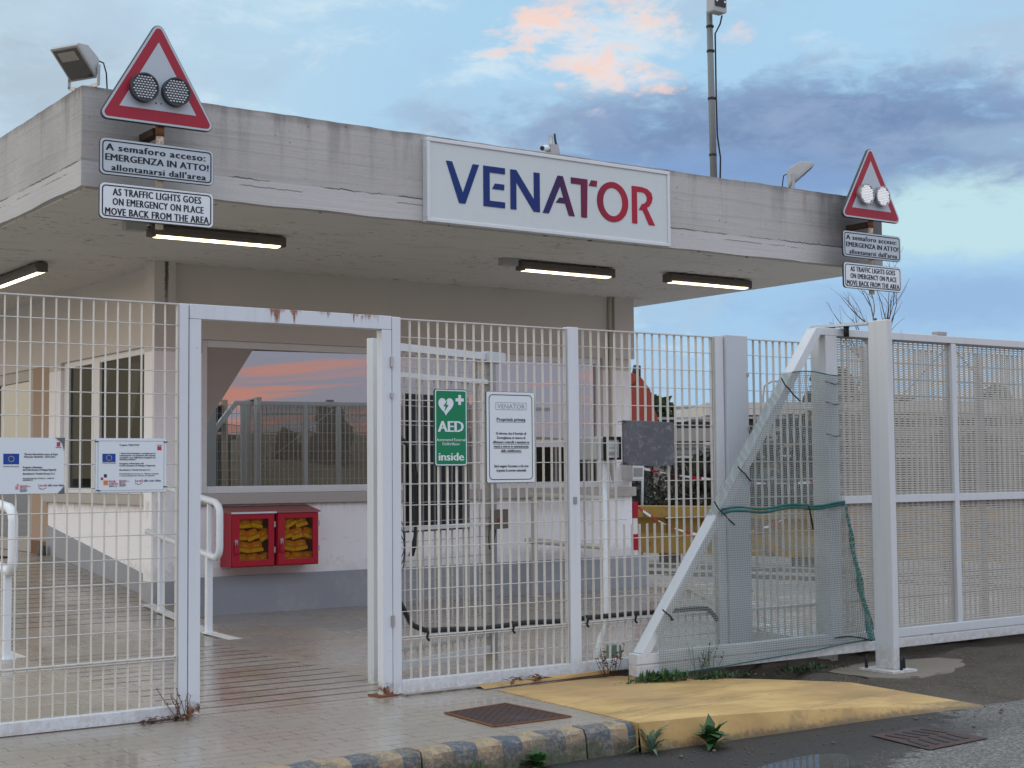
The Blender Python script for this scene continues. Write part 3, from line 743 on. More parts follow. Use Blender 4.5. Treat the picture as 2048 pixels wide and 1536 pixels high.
# roof slab, front and left edges cut into strips so the rims are a little uneven
g = MB()
def strip(p0, p1, n, nrm):
    vs = []
    for i in range(n + 1):
        t = i / n
        q = [p0[k] + (p1[k] - p0[k]) * t for k in (0, 1)]
        wob = .0015 * math.sin(t * 41) + .001 * math.sin(t * 97 + 1) + random.uniform(-.003, .003)
        wb2 = .004 * math.sin(t * 53 + 2) + random.uniform(-.002, .002)
        if i in (0, n): wob = wb2 = 0
        vs += [(q[0], q[1], ZB + wb2), (q[0], q[1], ZT + wob), (q[0] - nrm[0] * .35, q[1] - nrm[1] * .35, ZT + wob)]
    fs = []
    for i in range(n):
        a, b = i * 3, (i + 1) * 3
        fs += [(a, b, b + 1, a + 1), (a + 1, b + 1, b + 2, a + 2)]
    g.add(vs, fs)
YB = 23.0
strip((X0, YC), (X1, YC), 90, (0, -1))
strip((X0, YB), (X0, YC), 90, (-1, 0))
strip((X1, YC), (X1, YB), 60, (1, 0))
strip((X1, YB), (X0, YB), 20, (0, 1))
g.box(X0 + .3, X1 - .3, YC + .3, YB - .3, ZT - .12, ZT - .05)
g.add([(X0, YC, ZB), (X1, YC, ZB), (X1, YB, ZB), (X0, YB, ZB)], [(0, 3, 2, 1)])
roof = g.build('roof_slab', M['concrete'], bld)
g = MB(); g.box(X0 + .045, X1 - .045, YC + .045, YB - .05, ZB - .014, ZB + .05)
g.build('soffit', M['soffit'], bld)
# walls, with openings (front Y = YW, left X = XW)
T = .28
g = MB()
W1, W2 = (6.24, 9.70), (9.90, 11.56)
zs, zh = 1.255, 2.86
g.box(XW, 12.0, YW, YW + T, 0, zs - .12)                         # below sills
g.box(XW, 12.0, YW, YW + T, zh, ZB)                              # above windows
g.box(XW, W1[0], YW, YW + T, zs - .12, zh)
g.box(W1[1], W2[0], YW, YW + T, zs - .12, zh)
g.box(W2[1], 12.0, YW, YW + T, zs - .12, zh)
g.box(12.0 - T, 12.0, YW + T, 22, 0, ZB)                         # right wall
g.box(XW, XW + T, YW + T, 18.05, 0, 1.14)                        # left wall below the window
g.box(XW, XW + T, YW + T, 22, 2.80, ZB)                          # above
g.box(XW, XW + T, YW + T, 14.80, 1.14, 2.80)
g.box(XW, XW + T, 17.62, 18.05, 1.14, 2.80)
g.box(XW, XW + T, 20.6, 22, 0, 2.80)
g.box(XW, 12.0, 22, 22 + T, 0, ZB)
g.box(XW - .13, XW + .10, YW - .10, YW + .16, 0, ZB)             # corner pier
g.box(11.72, 12.03, YW - .05, YW, 2.86, ZB)                      # pilaster at the right corner
wall = g.build('wall', M['plaster'], bld)
g = MB(); g.box(XW - .004, XW + T, 18.05, 18.66, .0, 2.80)
g.build('door_pier', M['tan'], bld)
g = MB(); g.box(XW - .012, XW, 18.05, 18.66, .5, .66)
g.build('skirting', plain('brown_skirting', (.16, .08, .05), .6), bld)
g = MB()
g.box(XW - .02, 12.2, YW - .035, YW + T + .1, 0, .395)
g.box(12.0, 12.2, YW + T + .1, 22, 0, .395)
g.box(XW - .16, XW + .13, YW - .13, YW + .19, 0, .38)
g.add([(XW - .02, YW + .19, .0), (XW - .02, 18.05, .5), (XW - .02, 18.05, .86), (XW - .02, YW + .19, .39)], [(0, 3, 2, 1)])
g.add([(XW - .02, YW + .19, .39), (XW - .02, 18.05, .86), (XW + .01, 18.05, .86), (XW + .01, YW + .19, .39)], [(0, 3, 2, 1)])
g.build('plinth', M['plinth'], bld)
# room inside
g = MB()
g.box(XW + T + .01, 11.7, 18.9, 19.0, 0, ZB - .02); g.box(9.0, 9.08, YW + T, 18.9, 0, ZB - .02)
g.box(XW + T, 11.72, YW + T, 22, .40, .46)
g.build('interior', M['roomdark'], bld)
def window(x0, x1, z0, z1, mull=(), trans=None, panes='mirror', fw=.075):
    fr = MB()
    y0, y1 = YW + .045, YW + .12
    fr.box(x0, x0 + fw, y0, y1, z0, z1); fr.box(x1 - fw, x1, y0, y1, z0, z1)
    fr.box(x0 + fw, x1 - fw, y0, y1, z0, z0 + fw); fr.box(x0 + fw, x1 - fw, y0, y1, z1 - fw, z1)
    for mx in mull: fr.box(mx - .04, mx + .04, y0, y1, z0 + fw, z1 - fw)
    if trans:
        fr.box(x0 + fw, x1 - fw, y0 - .004, y1 + .004, trans, trans + .09)
    f = fr.build('window', M['pvc'], bld, bevel=.006)
    pn = MB()
    if trans:
        pn.box(x0 + fw, x1 - fw, y0 + .03, y0 + .036, trans + .09, z1 - fw)
        pn.build('pane', M['mirror'], f)
        lo = MB(); lo.box(x0 + fw, x1 - fw, y0 + .03, y0 + .036, z0 + fw, trans)
        lo.build('pane', M['clear'], f)
        for k in range(3):
            xx = x0 + fw + (x1 - x0 - 2 * fw) * (k + .5) / 3 + .12
            lf = MB(); lf.box(xx - .018, xx + .018, y0 - .002, y0 + .028, z0 + fw, trans); lf.build('sash_bar', M['alu'], f)
    else:
        # the coated glazing sits a little askew in its deep frame
        def pane(xa, xb):
            q = MB(); ya, yb = YW + .045 + (xb - xa) * .068, YW + .045
            q.add([(xa, ya, z0 + .02), (xb, yb, z0 + .02), (xb, yb, z1 - .02), (xa, ya, z1 - .02), (xa, ya + .006, z0 + .02), (xb, yb + .006, z0 + .02), (xb, yb + .006, z1 - .02), (xa, ya + .006, z1 - .02)],
                  [(0, 1, 2, 3), (5, 4, 7, 6), (0, 4, 5, 1), (3, 2, 6, 7), (0, 3, 7, 4), (1, 5, 6, 2)])
            q.build('pane', M[panes], f)
        xs = [x0 + fw - .01] + [mm for mm in mull] + [x1 - fw + .01]
        for xa, xb in zip(xs[:-1], xs[1:]): pane(xa, xb - .001)
        q = MB(); q.prism([(x0 + fw, z1 - fw), (x0 + fw, 1.98), (x0 + fw + .53, z1 - fw)], y0 + .012, y0 + .016)  # matte grey wedge over the upper left corner of the glass
        q.build('grey_wedge', M['wedge'], f)
    return f
window(W1[0], W1[1], zs, zh, mull=(8.60,))
window(W2[0], W2[1], zs, zh, trans=1.75)
g = MB()
g.box(XW + .14, 12.02, YW - .07, YW + .05, 1.14, zs)
g.build('sill', M['sill'], bld, bevel=.008)
g = MB(); g.box(XW - .075, XW + .06, 14.62, 18.07, 1.14, 1.25)
g.build('sill', M['sill'], bld, bevel=.008)
# side window: white frame, wide mullion, clear panes with grey curtains inside
fr = MB(); xa, xb = XW + .04, XW + .11; y0, y1, z0, z1 = 14.80, 17.62, 1.25, 2.80
for ya, yb in ((y0, y0 + .06), (y1 - .16, y1), (16.40, 16.66)): fr.box(xa, xb, ya, yb, z0, z1)
for za, zb_ in ((z0, z0 + .06), (z1 - .07, z1)): fr.box(xa + .002, xb - .002, y0 + .06, y1 - .16, za, zb_)
sw = fr.build('window', M['pvc'], bld, bevel=.006)
for ya, yb in ((y0 + .06, 16.40), (16.66, y1 - .16)):
    pn = MB(); pn.box(xa + .03, xa + .036, ya, yb, z0 + .06, z1 - .07); pn.build('pane', M['clear'], sw)
for ya, yb, top in ((16.95, 17.45, 2.72), (15.95, 16.38, 2.72)):
    cu = MB(); n = 14; vs = []
    for i in range(n + 1):
        t = i / n
        wv_ = .03 * math.sin(t * 22)
        vs += [(XW + .36 + wv_, ya + (yb - ya) * t, top), (XW + .36 + wv_ * .5, ya + (yb - ya) * (.75 + .25 * t), 1.9), (XW + .36 + wv_ * .6, ya + (yb - ya) * (.55 + .45 * t), .9)]
    fs = []
    for i in range(n):
        a, b = i * 3, i * 3 + 3
        fs += [(a, b, b + 1, a + 1), (a + 1, b + 1, b + 2, a + 2)]
    cu.add(vs, fs, 0, True); cu.build('curtain', M['curtain'], bld)
# glazed door beside it
dr_ = MB(); xa, xb = XW + .02, XW + .10
dr_.box(xa, xb, 18.70, 18.86, .5, 2.80); dr_.box(xa, xb, 20.3, 20.5, .5, 2.80); dr_.box(xa + .002, xb - .002, 18.86, 20.3, 2.66, 2.80); dr_.box(xa + .002, xb - .002, 18.86, 20.3, .5, .66)
door = dr_.build('door', M['alu'], bld, bevel=.005)
g = MB(); g.box(xa + .03, xa + .04, 18.86, 20.3, .66, 2.66); g.build('pane', M['doorglass'], door)
g = MB(); g.box(xa - .001, xa + .02, 18.66, 18.70, .5, 2.80); g.build('seal', M['black'], door)
g = MB(); g.tube([(xa - .01, 18.78, 1.35), (xa - .07, 18.78, 1.35), (xa - .07, 18.78, 1.62), (xa - .01, 18.78, 1.62)], .014); g.build('handle', M['galv'], door)
# downpipe stains and conduit by the right corner
g = MB(); g.tube([(11.66, YW - .03, 1.30), (11.66, YW - .03, ZB)], .022, 8)
g.build('conduit', M['tubecream'], bld)

# ------------------------------------------------------------------ company sign on the roof edge
cs = thing('company_sign', (6.78, YC, 3.635), 'long white board on the roof edge reading VENATOR in blue fading to red', 'sign')
g = MB(); yS = YC - .085
g.box(6.78 + .03, 9.575 - .03, yS + .012, YC - .002, 3.665, 4.345); g.build('panel', M['signcream'], cs)
g = MB()
for a in ((6.78, 9.575, 3.635, 3.668), (6.78, 9.575, 4.342, 4.375)): g.box(a[0], a[1], yS, YC - .004, a[2], a[3])
g.box(6.78, 6.813, yS + .001, YC - .004, 3.668, 4.342); g.box(9.542, 9.575, yS + .001, YC - .004, 3.668, 4.342)
g.build('frame', plain('sign_frame_aluminium', (.60, .64, .64), .35, .2, var=.06), cs, bevel=.004)
LT = [[(.2, .554), (.262, .554), (.375, .285), (.482, .554), (.548, .554), (.40, .191), (.335, .191)],
      [(.595, .555), (.83, .555), (.83, .500), (.662, .500), (.662, .244), (.828, .244), (.828, .191), (.595, .191)],
      [(.72, .405), (.822, .405), (.818, .354), (.69, .354)],
      [(.89, .554), (.955, .554), (1.152, .30), (1.152, .554), (1.218, .554), (1.218, .191), (1.148, .191), (.954, .445), (.954, .191), (.89, .191)],
      [(1.425, .554), (1.485, .554), (1.62, .191), (1.552, .191), (1.51, .301), (1.40, .301), (1.445, .351), (1.49, .351), (1.453, .461), (1.32, .191), (1.25, .191)],
      [(1.58, .555), (1.775, .555), (1.765, .191), (1.697, .191), (1.697, .498), (1.58, .498)],
      [(1.82, .553), (1.89, .553), (1.885, .498), (1.79, .498)],
      [(2.315, .552), (2.44, .552), (2.51, .539), (2.56, .504), (2.575, .456), (2.56, .409), (2.53, .372), (2.5, .355), (2.6, .191), (2.525, .191), (2.45, .326), (2.40, .328), (2.44, .387), (2.47, .395), (2.5, .421), (2.506, .452), (2.49, .483), (2.47, .498), (2.43, .503), (2.378, .502), (2.378, .191), (2.315, .191)]]
g = MB()
for poly in LT: g.prism([(6.78 + a, 3.635 + b) for a, b in poly], yS + .006, yS + .013)
cc = [(math.cos(2 * math.pi * k / 40), math.sin(2 * math.pi * k / 40)) for k in range(40)]
g.ring([(6.78 + 2.078 + .19 * a, 3.635 + .371 + .192 * b) for a, b in cc], [(6.78 + 2.078 + .118 * a, 3.635 + .371 + .136 * b) for a, b in cc], yS + .006, yS + .013)
g.build('lettering', M['sweep'], cs)

# ------------------------------------------------------------------ batten lamps under the soffit
def batten(loc, rz, length, label, box=True):
    t = thing('batten_lamp', loc, label, 'lamp', 'lit batten lamps under the roof slab', rz)
    hw = .062; L = length
    pf = [(-hw, -.030), (-hw * 1.02, -.07), (-hw * .7, -.112), (hw * .7, -.112), (hw * 1.02, -.07), (hw, -.030), (hw * .7, -.012), (-hw * .7, -.012)]
    g = MB(); n = len(pf)
    g.add([(-L / 2, a, b) for a, b in pf] + [(L / 2, a, b) for a, b in pf], [(i, n + i, n + (i + 1) % n, (i + 1) % n) for i in range(n) if i not in (2,)] + [tuple(range(n)), tuple(reversed(range(n, 2 * n)))])
    g.box(-L / 2 - .02, -L / 2, -hw * .9, hw * .9, -.108, -.02); g.box(L / 2, L / 2 + .02, -hw * .9, hw * .9, -.108, -.02)
    for q in (-.32, .32): g.box(L * q - .03, L * q + .03, -.05, .05, -.02, .0)
    g.build('housing', M['darkmetal'], t, local=True)
    g = MB()
    e_ = .03
    g.add([(-L / 2 + e_, -hw * .66, -.1135), (L / 2 - e_, -hw * .66, -.1135), (L / 2 - e_, hw * .66, -.1135), (-L / 2 + e_, hw * .66, -.1135),
           (-L / 2 + e_, -hw * .82, -.100), (L / 2 - e_, -hw * .82, -.100)], [(0, 3, 2, 1), (4, 0, 1, 5)])
    g.build('diffuser', M['led'], t, local=True)
    if box:
        g = MB(); g.box(-L / 2 - .24, -L / 2 - .06, -.05, .05, -.075, -.002)
        g.tube([(-L / 2 - .06, 0, -.04), (-L / 2, 0, -.045)], .012, 6)
        g.build('junction_box', M['greymetal'] if not box == 2 else M['darkmetal'], t, local=True)
    return t
zl = ZB - .014
batten((5.44, 12.26, zl), 0, 1.25, 'lit batten lamp with a junction box under the left emergency sign')
batten((9.41, 12.35, zl), 0, 1.19, 'lit batten lamp below the company board, middle of the front soffit')
batten((11.35, 12.28, zl), 0, 1.21, 'lit batten lamp near the right corner of the soffit, no junction box', False)
batten((4.73, 15.75, zl), R(90), 1.55, 'lit batten lamp under the left side of the roof, running back along the side wall', False)

# ------------------------------------------------------------------ floodlights on the roof edge
M['floodglass'] = glass('dark_flood_glass', None, .10, .05, (.035, .033, .03))
def flood(loc, rz, tilt, label, glassmat):
    t = thing('floodlight', loc, label, 'floodlight', 'floodlights on the roof edge', rz)
    rot = Matrix.Rotation(tilt, 4, 'X')
    piv = Vector((0, 0, .11))
    def tr(p): return rot @ Vector(p) + piv
    # local: lamp face looks along -Y, body tapers behind; hinge at the lower edge
    W_, H_, D_ = .135, .27, .12
    vs = [(-W_, -.03, -.03), (W_, -.03, -.03), (W_, -.03, H_), (-W_, -.03, H_), (-W_, .0, -.03), (W_, .0, -.03), (W_, .0, H_), (-W_, .0, H_), (-W_ * .86, D_, .05), (W_ * .86, D_, .05), (W_ * .86, D_ * .8, H_ - .08), (-W_ * .86, D_ * .8, H_ - .08)]
    g = MB(); g.add([tr(v) for v in vs], [(0, 1, 5, 4), (1, 2, 6, 5), (2, 3, 7, 6), (3, 0, 4, 7), (4, 5, 9, 8), (5, 6, 10, 9), (6, 7, 11, 10), (7, 4, 8, 11), (8, 9, 10, 11), (3, 2, 1, 0)])
    g.build('housing', M['greymetal'], t, local=True, bevel=.006)
    g = MB(); e = .02
    g.add([tr(v) for v in [(-W_ + e, -.034, -.03 + e), (W_ - e, -.034, -.03 + e), (W_ - e, -.034, H_ - e), (-W_ + e, -.034, H_ - e)]], [(0, 1, 2, 3)], 0)
    g.build('glass', M['floodglass'], t, local=True)
    g = MB(); e = .05
    g.add([tr(v) for v in [(-W_ + e, -.036, H_ * .55), (W_ - e, -.036, H_ * .55), (W_ - e, -.036, H_ - .04), (-W_ + e, -.036, H_ - .04)]], [(0, 1, 2, 3)], 0)
    g.build('reflector', M['lensglass'], t, local=True)
    g = MB()
    for sx in (-1, 1):
        a = tr((sx * (W_ + .012), .05, .04))
        g.bar((sx * .05, 0, .006), (sx * (W_ + .012), 0, .02), .03, .008, up=(0, 1, 0))
        g.bar((sx * (W_ + .012), 0, .016), a, .008, .03, up=(0, 1, 0))
    g.box(-.06, .06, -.04, .04, 0, .012)
    g.build('bracket', M['galv'], t, local=True)
    g = MB(); a = tr((W_ * .7, D_ * .8, .06))
    g.tube([a, a + Vector((.04, .05, -.02)), a + Vector((.06, .06, -.10)), (a.x + .06, a.y + .07, .0)], .006, 6)
    g.build('cable', M['black'], t, local=True)
    return t
flood((3.80, YC + .10, ZT), R(-62), R(48), 'grey floodlight tilted down over the left corner of the roof', M['doorglass'])
flood((11.50, YC + .15, ZT), R(52), R(50), 'grey floodlight seen side on near the right end of the roof', M['doorglass'])

M['mast'] = plain('mast_grey', (.17, .18, .175), .5, .2, var=.15)
# mast with a detector head
ms = thing('camera_mast', (11.36, YC + 1.2, ZT - .05), 'tall thin grey mast on the roof carrying a security detector head', 'mast')
g = MB(); g.tube([(11.36, YC + 1.2, ZT - .05), (11.345, YC + 1.2, 5.4), (11.33, YC + 1.2, 6.62)], [.042, .037, .034], 14)
g.build('pole', M['mast'], ms)
for zz in (4.98, 5.62, 6.16, 6.44):
    g = MB(); g.tube([(11.352 - (zz - 4.4) * .008, YC + 1.2, zz - .012), (11.352 - (zz - 4.4) * .008, YC + 1.2, zz + .012)], .044, 14)
    g.build('strap', M['black'], ms)
g = MB(); g.prism(rrect(11.23, 11.43, 6.56, 7.0, .02), YC + 1.02, YC + 1.14)
hd = g.build('detector_head', M['greymetal'], ms, bevel=.008)
g = MB(); g.prism(rrect(11.25, 11.41, 6.62, 6.97, .015), YC + 1.012, YC + 1.021)
g.build('face_plate', M['black'], hd)
g = MB()
for px_, pz_ in ((11.27, 6.68), (11.39, 6.68)): g.disc((px_, pz_), .014, YC + 1.006, YC + 1.013, 10)
for k in range(3): g.prism([(11.30 + k * .02, 6.80 + .02 * k), (11.36 - k * .02, 6.80 + .02 * k), (11.36 - k * .02, 6.81 + .02 * k), (11.30 + k * .02, 6.81 + .02 * k)], YC + 1.005, YC + 1.012)
g.box(11.27, 11.39, YC + 1.005, YC + 1.012, 6.72, 6.75)
g.build('lens', M['signwhite'], hd)
g = MB(); g.tube([(11.43, YC + 1.1, 6.56), (11.435, YC + 1.14, 6.47), (11.385, YC + 1.17, 6.36), (11.385, YC + 1.17, 5.6), (11.392, YC + 1.17, 5.2), (11.425, YC + 1.16, 4.95), (11.41, YC + 1.17, 4.4)], .010, 6)
g.build('cable', M['black'], ms)

# small bullet camera on a stub post behind the company board
bc = thing('security_camera', (8.41, YC + .3, ZT - .05), 'small white bullet camera on a stub post behind the company board', 'camera')
g = MB(); g.tube([(8.41, YC + .3, ZT - .05), (8.41, YC + .3, 4.66)], .024, 10); g.box(8.37, 8.47, YC + .25, YC + .35, 4.44, 4.57)
g.build('post', M['galv'], bc)
g = MB(); g.tube([(8.36, YC + .28, 4.56), (8.345, YC + .27, 4.50), (8.33, YC + .26, 4.515)], .018, 8); g.build('arm', M['greymetal'], bc)
g = MB(); g.tube([(8.34, YC + .26, 4.525), (8.235, YC + .2, 4.50)], [.03, .026], 12); g.build('camera_body', M['signwhite'], bc)
g = MB(); g.tube([(8.236, YC + .2, 4.5), (8.228, YC + .196, 4.498)], .021, 12); g.build('lens', M['black'], bc)
g = MB(); g.tube([(8.45, YC + .29, 4.68), (8.452, YC + .28, 4.6), (8.475, YC + .27, 4.53), (8.48, YC + .27, 4.42)], .011, 6); g.build('cable', M['black'], bc)

# ------------------------------------------------------------------ emergency signs hung in front of the roof edge
M['rustdark'] = plain('black_rust', (.045, .028, .018), .85, var=.4, scale=20, dirt=(.12, .05, .02))
def emergency_sign(cx, label, lit, sgy=10.614):
    t = thing('emergency_sign', (cx, sgy, 3.33), label, 'sign', 'red bordered emergency triangles with text plates')
    h, hw, zb_ = .80, .467, 4.10
    def tri(inset, r, n=6):
        a = inset
        A = [(cx - hw + a * 1.732, zb_ + a), (cx + hw - a * 1.732, zb_ + a), (cx, zb_ + h - 2 * a)]
        if r == 0: return A
        cen = [(cx - hw + (a + r) * 1.732, zb_ + a + r), (cx + hw - (a + r) * 1.732, zb_ + a + r), (cx, zb_ + h - 2 * (a + r))]
        P_ = []
        for (qx, qz), a0 in zip(cen, (150, 270, 30)):
            for k in range(n + 1):
                an = R(a0 + 120 * k / n); P_.append((qx + r * math.cos(an), qz + r * math.sin(an)))
        return P_
    g = MB(); g.prism(tri(-.006, .05), sgy + .004, sgy + .034)
    pl = g.build('triangle_panel', M['signback'], t, bevel=.003)
    g = MB(); g.prism(tri(0, .044), sgy, sgy + .005); g.build('white_rim', M['signgrey2'], pl)
    g = MB(); g.prism(tri(.016, .030), sgy - .0015, sgy + .002); g.build('red_border', M['signred'], pl)
    inner = [(cx - .305, zb_ + .105), (cx + .305, zb_ + .105), (cx, zb_ + .63)]
    g = MB(); g.prism(inner, sgy - .003, sgy); g.build('grey_field', M['signgrey'], pl)
    for q in (.01, .05):
        g = MB(); g.disc((cx + q - .03, zb_ + .16), .006, sgy - .005, sgy - .002, 8); g.build('rivet', M['ink'], pl)
    for sx in (-1, 1):
        lx, lz = cx + sx * .126, zb_ + .257
        g = MB(); g.disc((lx, lz), .108, sgy - .052, sgy - .002, 28)
        g.ring([(lx + .110 * a, lz + .110 * b) for a, b in cc], [(lx + .098 * a, lz + .098 * b) for a, b in cc], sgy - .060, sgy - .045)
        lo = g.build('lamp', M['signback'] if not lit else M['galv'], t)
        g = MB(); st = .0215 if lit else .024
        for i in range(-5, 6):
            for j in range(-6, 7):
                bx_, bz_ = (i + (j % 2) * .5) * st, j * st * .8
                if math.hypot(bx_, bz_) < .094:
                    g.blob((lx + bx_, sgy - .053, lz + bz_), (.0085 if lit else .012, .008, .0085 if lit else .009), 0, 8, 5)
        g.build('lens', M['led_white'] if lit else M['lens_grey'], lo)
    for z0, z1, plate in ((3.680, 3.948, 0), (3.350, 3.614, 1)):
        g = MB(); g.prism(rrect(cx - .452, cx + .452, z0 - .004, z1 + .004, .04), sgy + .003, sgy + .022)
        tp = g.build('text_plate', M['signback'], t, bevel=.003)
        g = MB(); g.prism(rrect(cx - .447, cx + .447, z0, z1, .035), sgy, sgy + .004); g.build('face', M['signgrey2'] if plate == 0 else M['signwhite'], tp)
        g = MB(); o_ = rrect(cx - .432, cx + .432, z0 + .014, z1 - .014, .03); i_ = rrect(cx - .423, cx + .423, z0 + .023, z1 - .023, .023)
        g.ring(o_, i_, sgy - .0012, sgy + .001); g.build('border', M['ink'], tp)
        if plate == 0:
            a = [text('lettering', 'A semaforo acceso:', cx - .01, z1 - .088, sgy - .001, .050, M['ink'], tp, fit=.79, weight=.012, spacing=1.12),
                 text('lettering', 'EMERGENZA IN ATTO!', cx, z1 - .163, sgy - .001, .050, M['ink'], tp, fit=.82, weight=.012, spacing=1.05),
                 text('lettering', "allontanarsi dall'area", cx + .012, z1 - .236, sgy - .001, .046, M['ink'], tp, fit=.75, weight=.012, spacing=1.12)]
        else:
            a = [text('lettering', 'AS TRAFFIC LIGHTS GOES', cx + .0, z1 - .088, sgy - .001, .053, M['ink'], tp, fit=.70, weight=.013, spacing=1.1),
                 text('lettering', 'ON EMERGENCY ON PLACE', cx + .008, z1 - .161, sgy - .001, .053, M['ink'], tp, fit=.72, weight=.013, spacing=1.1),
                 text('lettering', 'MOVE BACK FROM THE AREA', cx, z1 - .236, sgy - .001, .053, M['ink'], tp, fit=.82, weight=.013, spacing=1.1)]
        join(a)
    g = MB(); g.tube([(cx + .035, sgy + .055, 3.31), (cx + .035, sgy + .055, 4.55)], .03, 12); g.build('mounting_tube', M['rustcream'], t)
    g = MB(); g.box(cx - .015, cx + .055, sgy + .07, YC - .002, 4.03, 4.085)
    g.build('bracket', M['rustdark'], t)
    g = MB(); g.tube([(cx + .035, sgy + .055, 4.02), (cx + .035, sgy + .055, 4.10)], .034, 12); g.build('clamp', M['rust'], t)
    return t
m, nt, out = mk('lit_led_dots')
p_ = N(nt, 'ShaderNodeBsdfPrincipled', None, {'Base Color': (.85, .85, .86, 1), 'Roughness': .2, 'Emission Color': (1, 1, 1, 1), 'Emission Strength': .25})
nt.links.new(p_.outputs[0], out.inputs[0]); M['led_white'] = m
M['lens_grey'] = plain('grey_prism_lens', (.42, .44, .46), .16, .75, var=.2, scale=30)
emergency_sign(4.222, 'large emergency triangle with two grey dead lamps, near the left corner of the roof', False)
emergency_sign(12.178, 'emergency triangle with two bright dotted lamps, at the right end of the roof', True)

# ================================================================== FENCE LINE (Y = 8.513)
YF = 8.513
PITCH = .0735
RODS = [2.357, 2.217, 2.077, 1.937, 1.797, 1.657, 1.517, 1.377, 1.237, 1.097, .957, .817, .677, .537]
def grille(x0, x1, z0, z1, low=.361, cut=None, name='grille', parent=None, y=YF, top=True, depth=.024, thick=.0032, first=None):
    g = MB()
    x = (first if first is not None else x0 + .03)
    while x < x1 - .012:
        segs = [(z0, z1)]
        if cut and cut[0] < x < cut[1]: segs = [(z0, cut[2]), (cut[3], z1)]
        for a, b in segs: g.box(x - thick / 2, x + thick / 2, y - depth / 2, y + depth / 2, a, b)
        x += PITCH
    for z in RODS + [.21]:
        xs = [(x0, x1)]
        if cut and cut[2] + .02 < z < cut[3]: xs = [(x0, cut[0] + .03), (cut[1] - .03, x1)]
        for a, b in xs: g.tube([(a, y - depth / 2 + .004, z), (b, y - depth / 2 + .004, z)], .0032, 5)
    if top: g.box(x0, x1, y - .0165, y + .0165, z1 - .002, z1 + .006)
    g.box(x0, x1, y - .0175, y + .0175, low - .008, low - .003)
    g.box(x0, x1, y - .0175, y + .0175, low + .006, low + .010)
    for xx in (x0 + .006, x1 - .006): g.box(xx - .004, xx + .004, y - .014, y + .014, z0, z1)
    return g.build(name, M['bar'], parent)

# left fence
lf = thing('grille_fence', (2.4, YF, 0), 'white grille fence left of the pedestrian gate, with two project posters', 'fence')
grille(-1.9, 1.82, .07, 2.485, parent=lf)
grille(1.93, 3.52, .07, 2.485, parent=lf, first=1.967)
g = MB()
g.box(-2.0, 3.515, YF - .03, YF + .03, .004, .076); g.build('bottom_rail', M['white'], lf, bevel=.003)
for a, b in ((1.83, 1.91), (3.52, 3.575)):
    g = MB(); g.box(a, b, YF - .032, YF + .032, 0, 2.49); g.build('post', M['white'], lf, bevel=.003)

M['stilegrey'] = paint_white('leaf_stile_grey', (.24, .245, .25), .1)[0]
M['barshade'] = paint_white('leaf_grille_shaded_dirty_paint', (.36, .355, .335), .3)[0]  # darker copy of the grille paint: shade and dirt both put into its grey
# pedestrian gate: frame and the leaf folded back inside
pg = thing('pedestrian_gate', (4.3, YF, 0), 'white steel pedestrian gate frame with rust along its header, leaf standing open', 'gate')
g = MB(); g.box(3.580, 3.655, YF - .036, YF + .036, 0, 2.398); g.build('jamb', M['wicket'], pg, bevel=.003)
g = MB(); g.box(4.925, 4.998, YF - .036, YF + .036, 0, 2.398); g.build('jamb', M['wicket'], pg, bevel=.003)
g = MB(); g.box(4.87, 5.02, YF - .07, YF + .07, .0, .010); g.build('base_plate', M['rust'], pg)
g = MB(); g.box(3.580, 4.998, YF - .0355, YF + .0355, 2.40, 2.49); g.build('header', M['wicket'], pg, bevel=.003)
for zz, hh in ((.45, .07), (2.15, .07), (1.95, .03)):
    g = MB(); g.box(4.985, 5.006, YF - .05, YF - .037, zz, zz + hh); g.build('hinge', M['hinge'], pg)
th = math.radians(21.8); lx0, ly0 = 5.179, 9.083
ux, uy = math.cos(th), math.sin(th)
def LP(s, n, z): return (lx0 + ux * s - uy * n, ly0 + uy * s + ux * n, z)
class LM(MB):
    def lbox(s, s0, s1, n0, n1, z0, z1, m=0):
        vs = [LP(a, b, c) for c in (z0, z1) for a, b in ((s0, n0), (s1, n0), (s1, n1), (s0, n1))]
        return s.add(vs, [(0, 3, 2, 1), (4, 5, 6, 7), (0, 1, 5, 4), (1, 2, 6, 5), (2, 3, 7, 6), (3, 0, 4, 7)], m)
g = LM()
g.lbox(0, .05, -.028, .028, .0, 2.40); g.lbox(.05, 1.46, -.025, .025, 2.33, 2.385); g.lbox(.05, 1.46, -.025, .025, .05, .11); g.lbox(.05, 1.46, -.022, .022, 2.14, 2.175); g.lbox(.05, 1.46, -.022, .022, 1.035, 1.065)
leaf = g.build('leaf', M['gate_white'], pg)
g = LM()
x = .10
while x < 1.45:
    g.lbox(x - .002, x + .002, -.007, .007, .11, 2.33); x += .0735
for z in RODS + [.21, .36]: g.tube([LP(.05, -.02, z), LP(1.46, -.02, z)], .003, 5)
g.lbox(.05, 1.46, -.02, .02, .18, .20)
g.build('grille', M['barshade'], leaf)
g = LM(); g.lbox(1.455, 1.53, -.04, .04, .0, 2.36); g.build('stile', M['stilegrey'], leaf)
g = LM(); g.lbox(1.42, 1.66, -.05, .03, 2.31, 2.395); g.build('top_bracket', M['column'], leaf)
g = LM(); g.lbox(.434, 1.24, .03, .045, 1.02, 2.03)
for q in range(7): g.lbox(.47 + q * .125, .50 + q * .125, .022, .03, 1.03, 2.02)
g.build('back_panel', M['darkpanel'], leaf)
g = LM(); g.lbox(1.44, 1.64, -.075, -.04, 1.01, 1.16); lk = g.build('lock_box', M['darkmetal'], leaf)
g = LM(); g.lbox(1.50, 1.55, -.082, -.075, 1.05, 1.09); g.build('button', M['stripe_r'], lk)
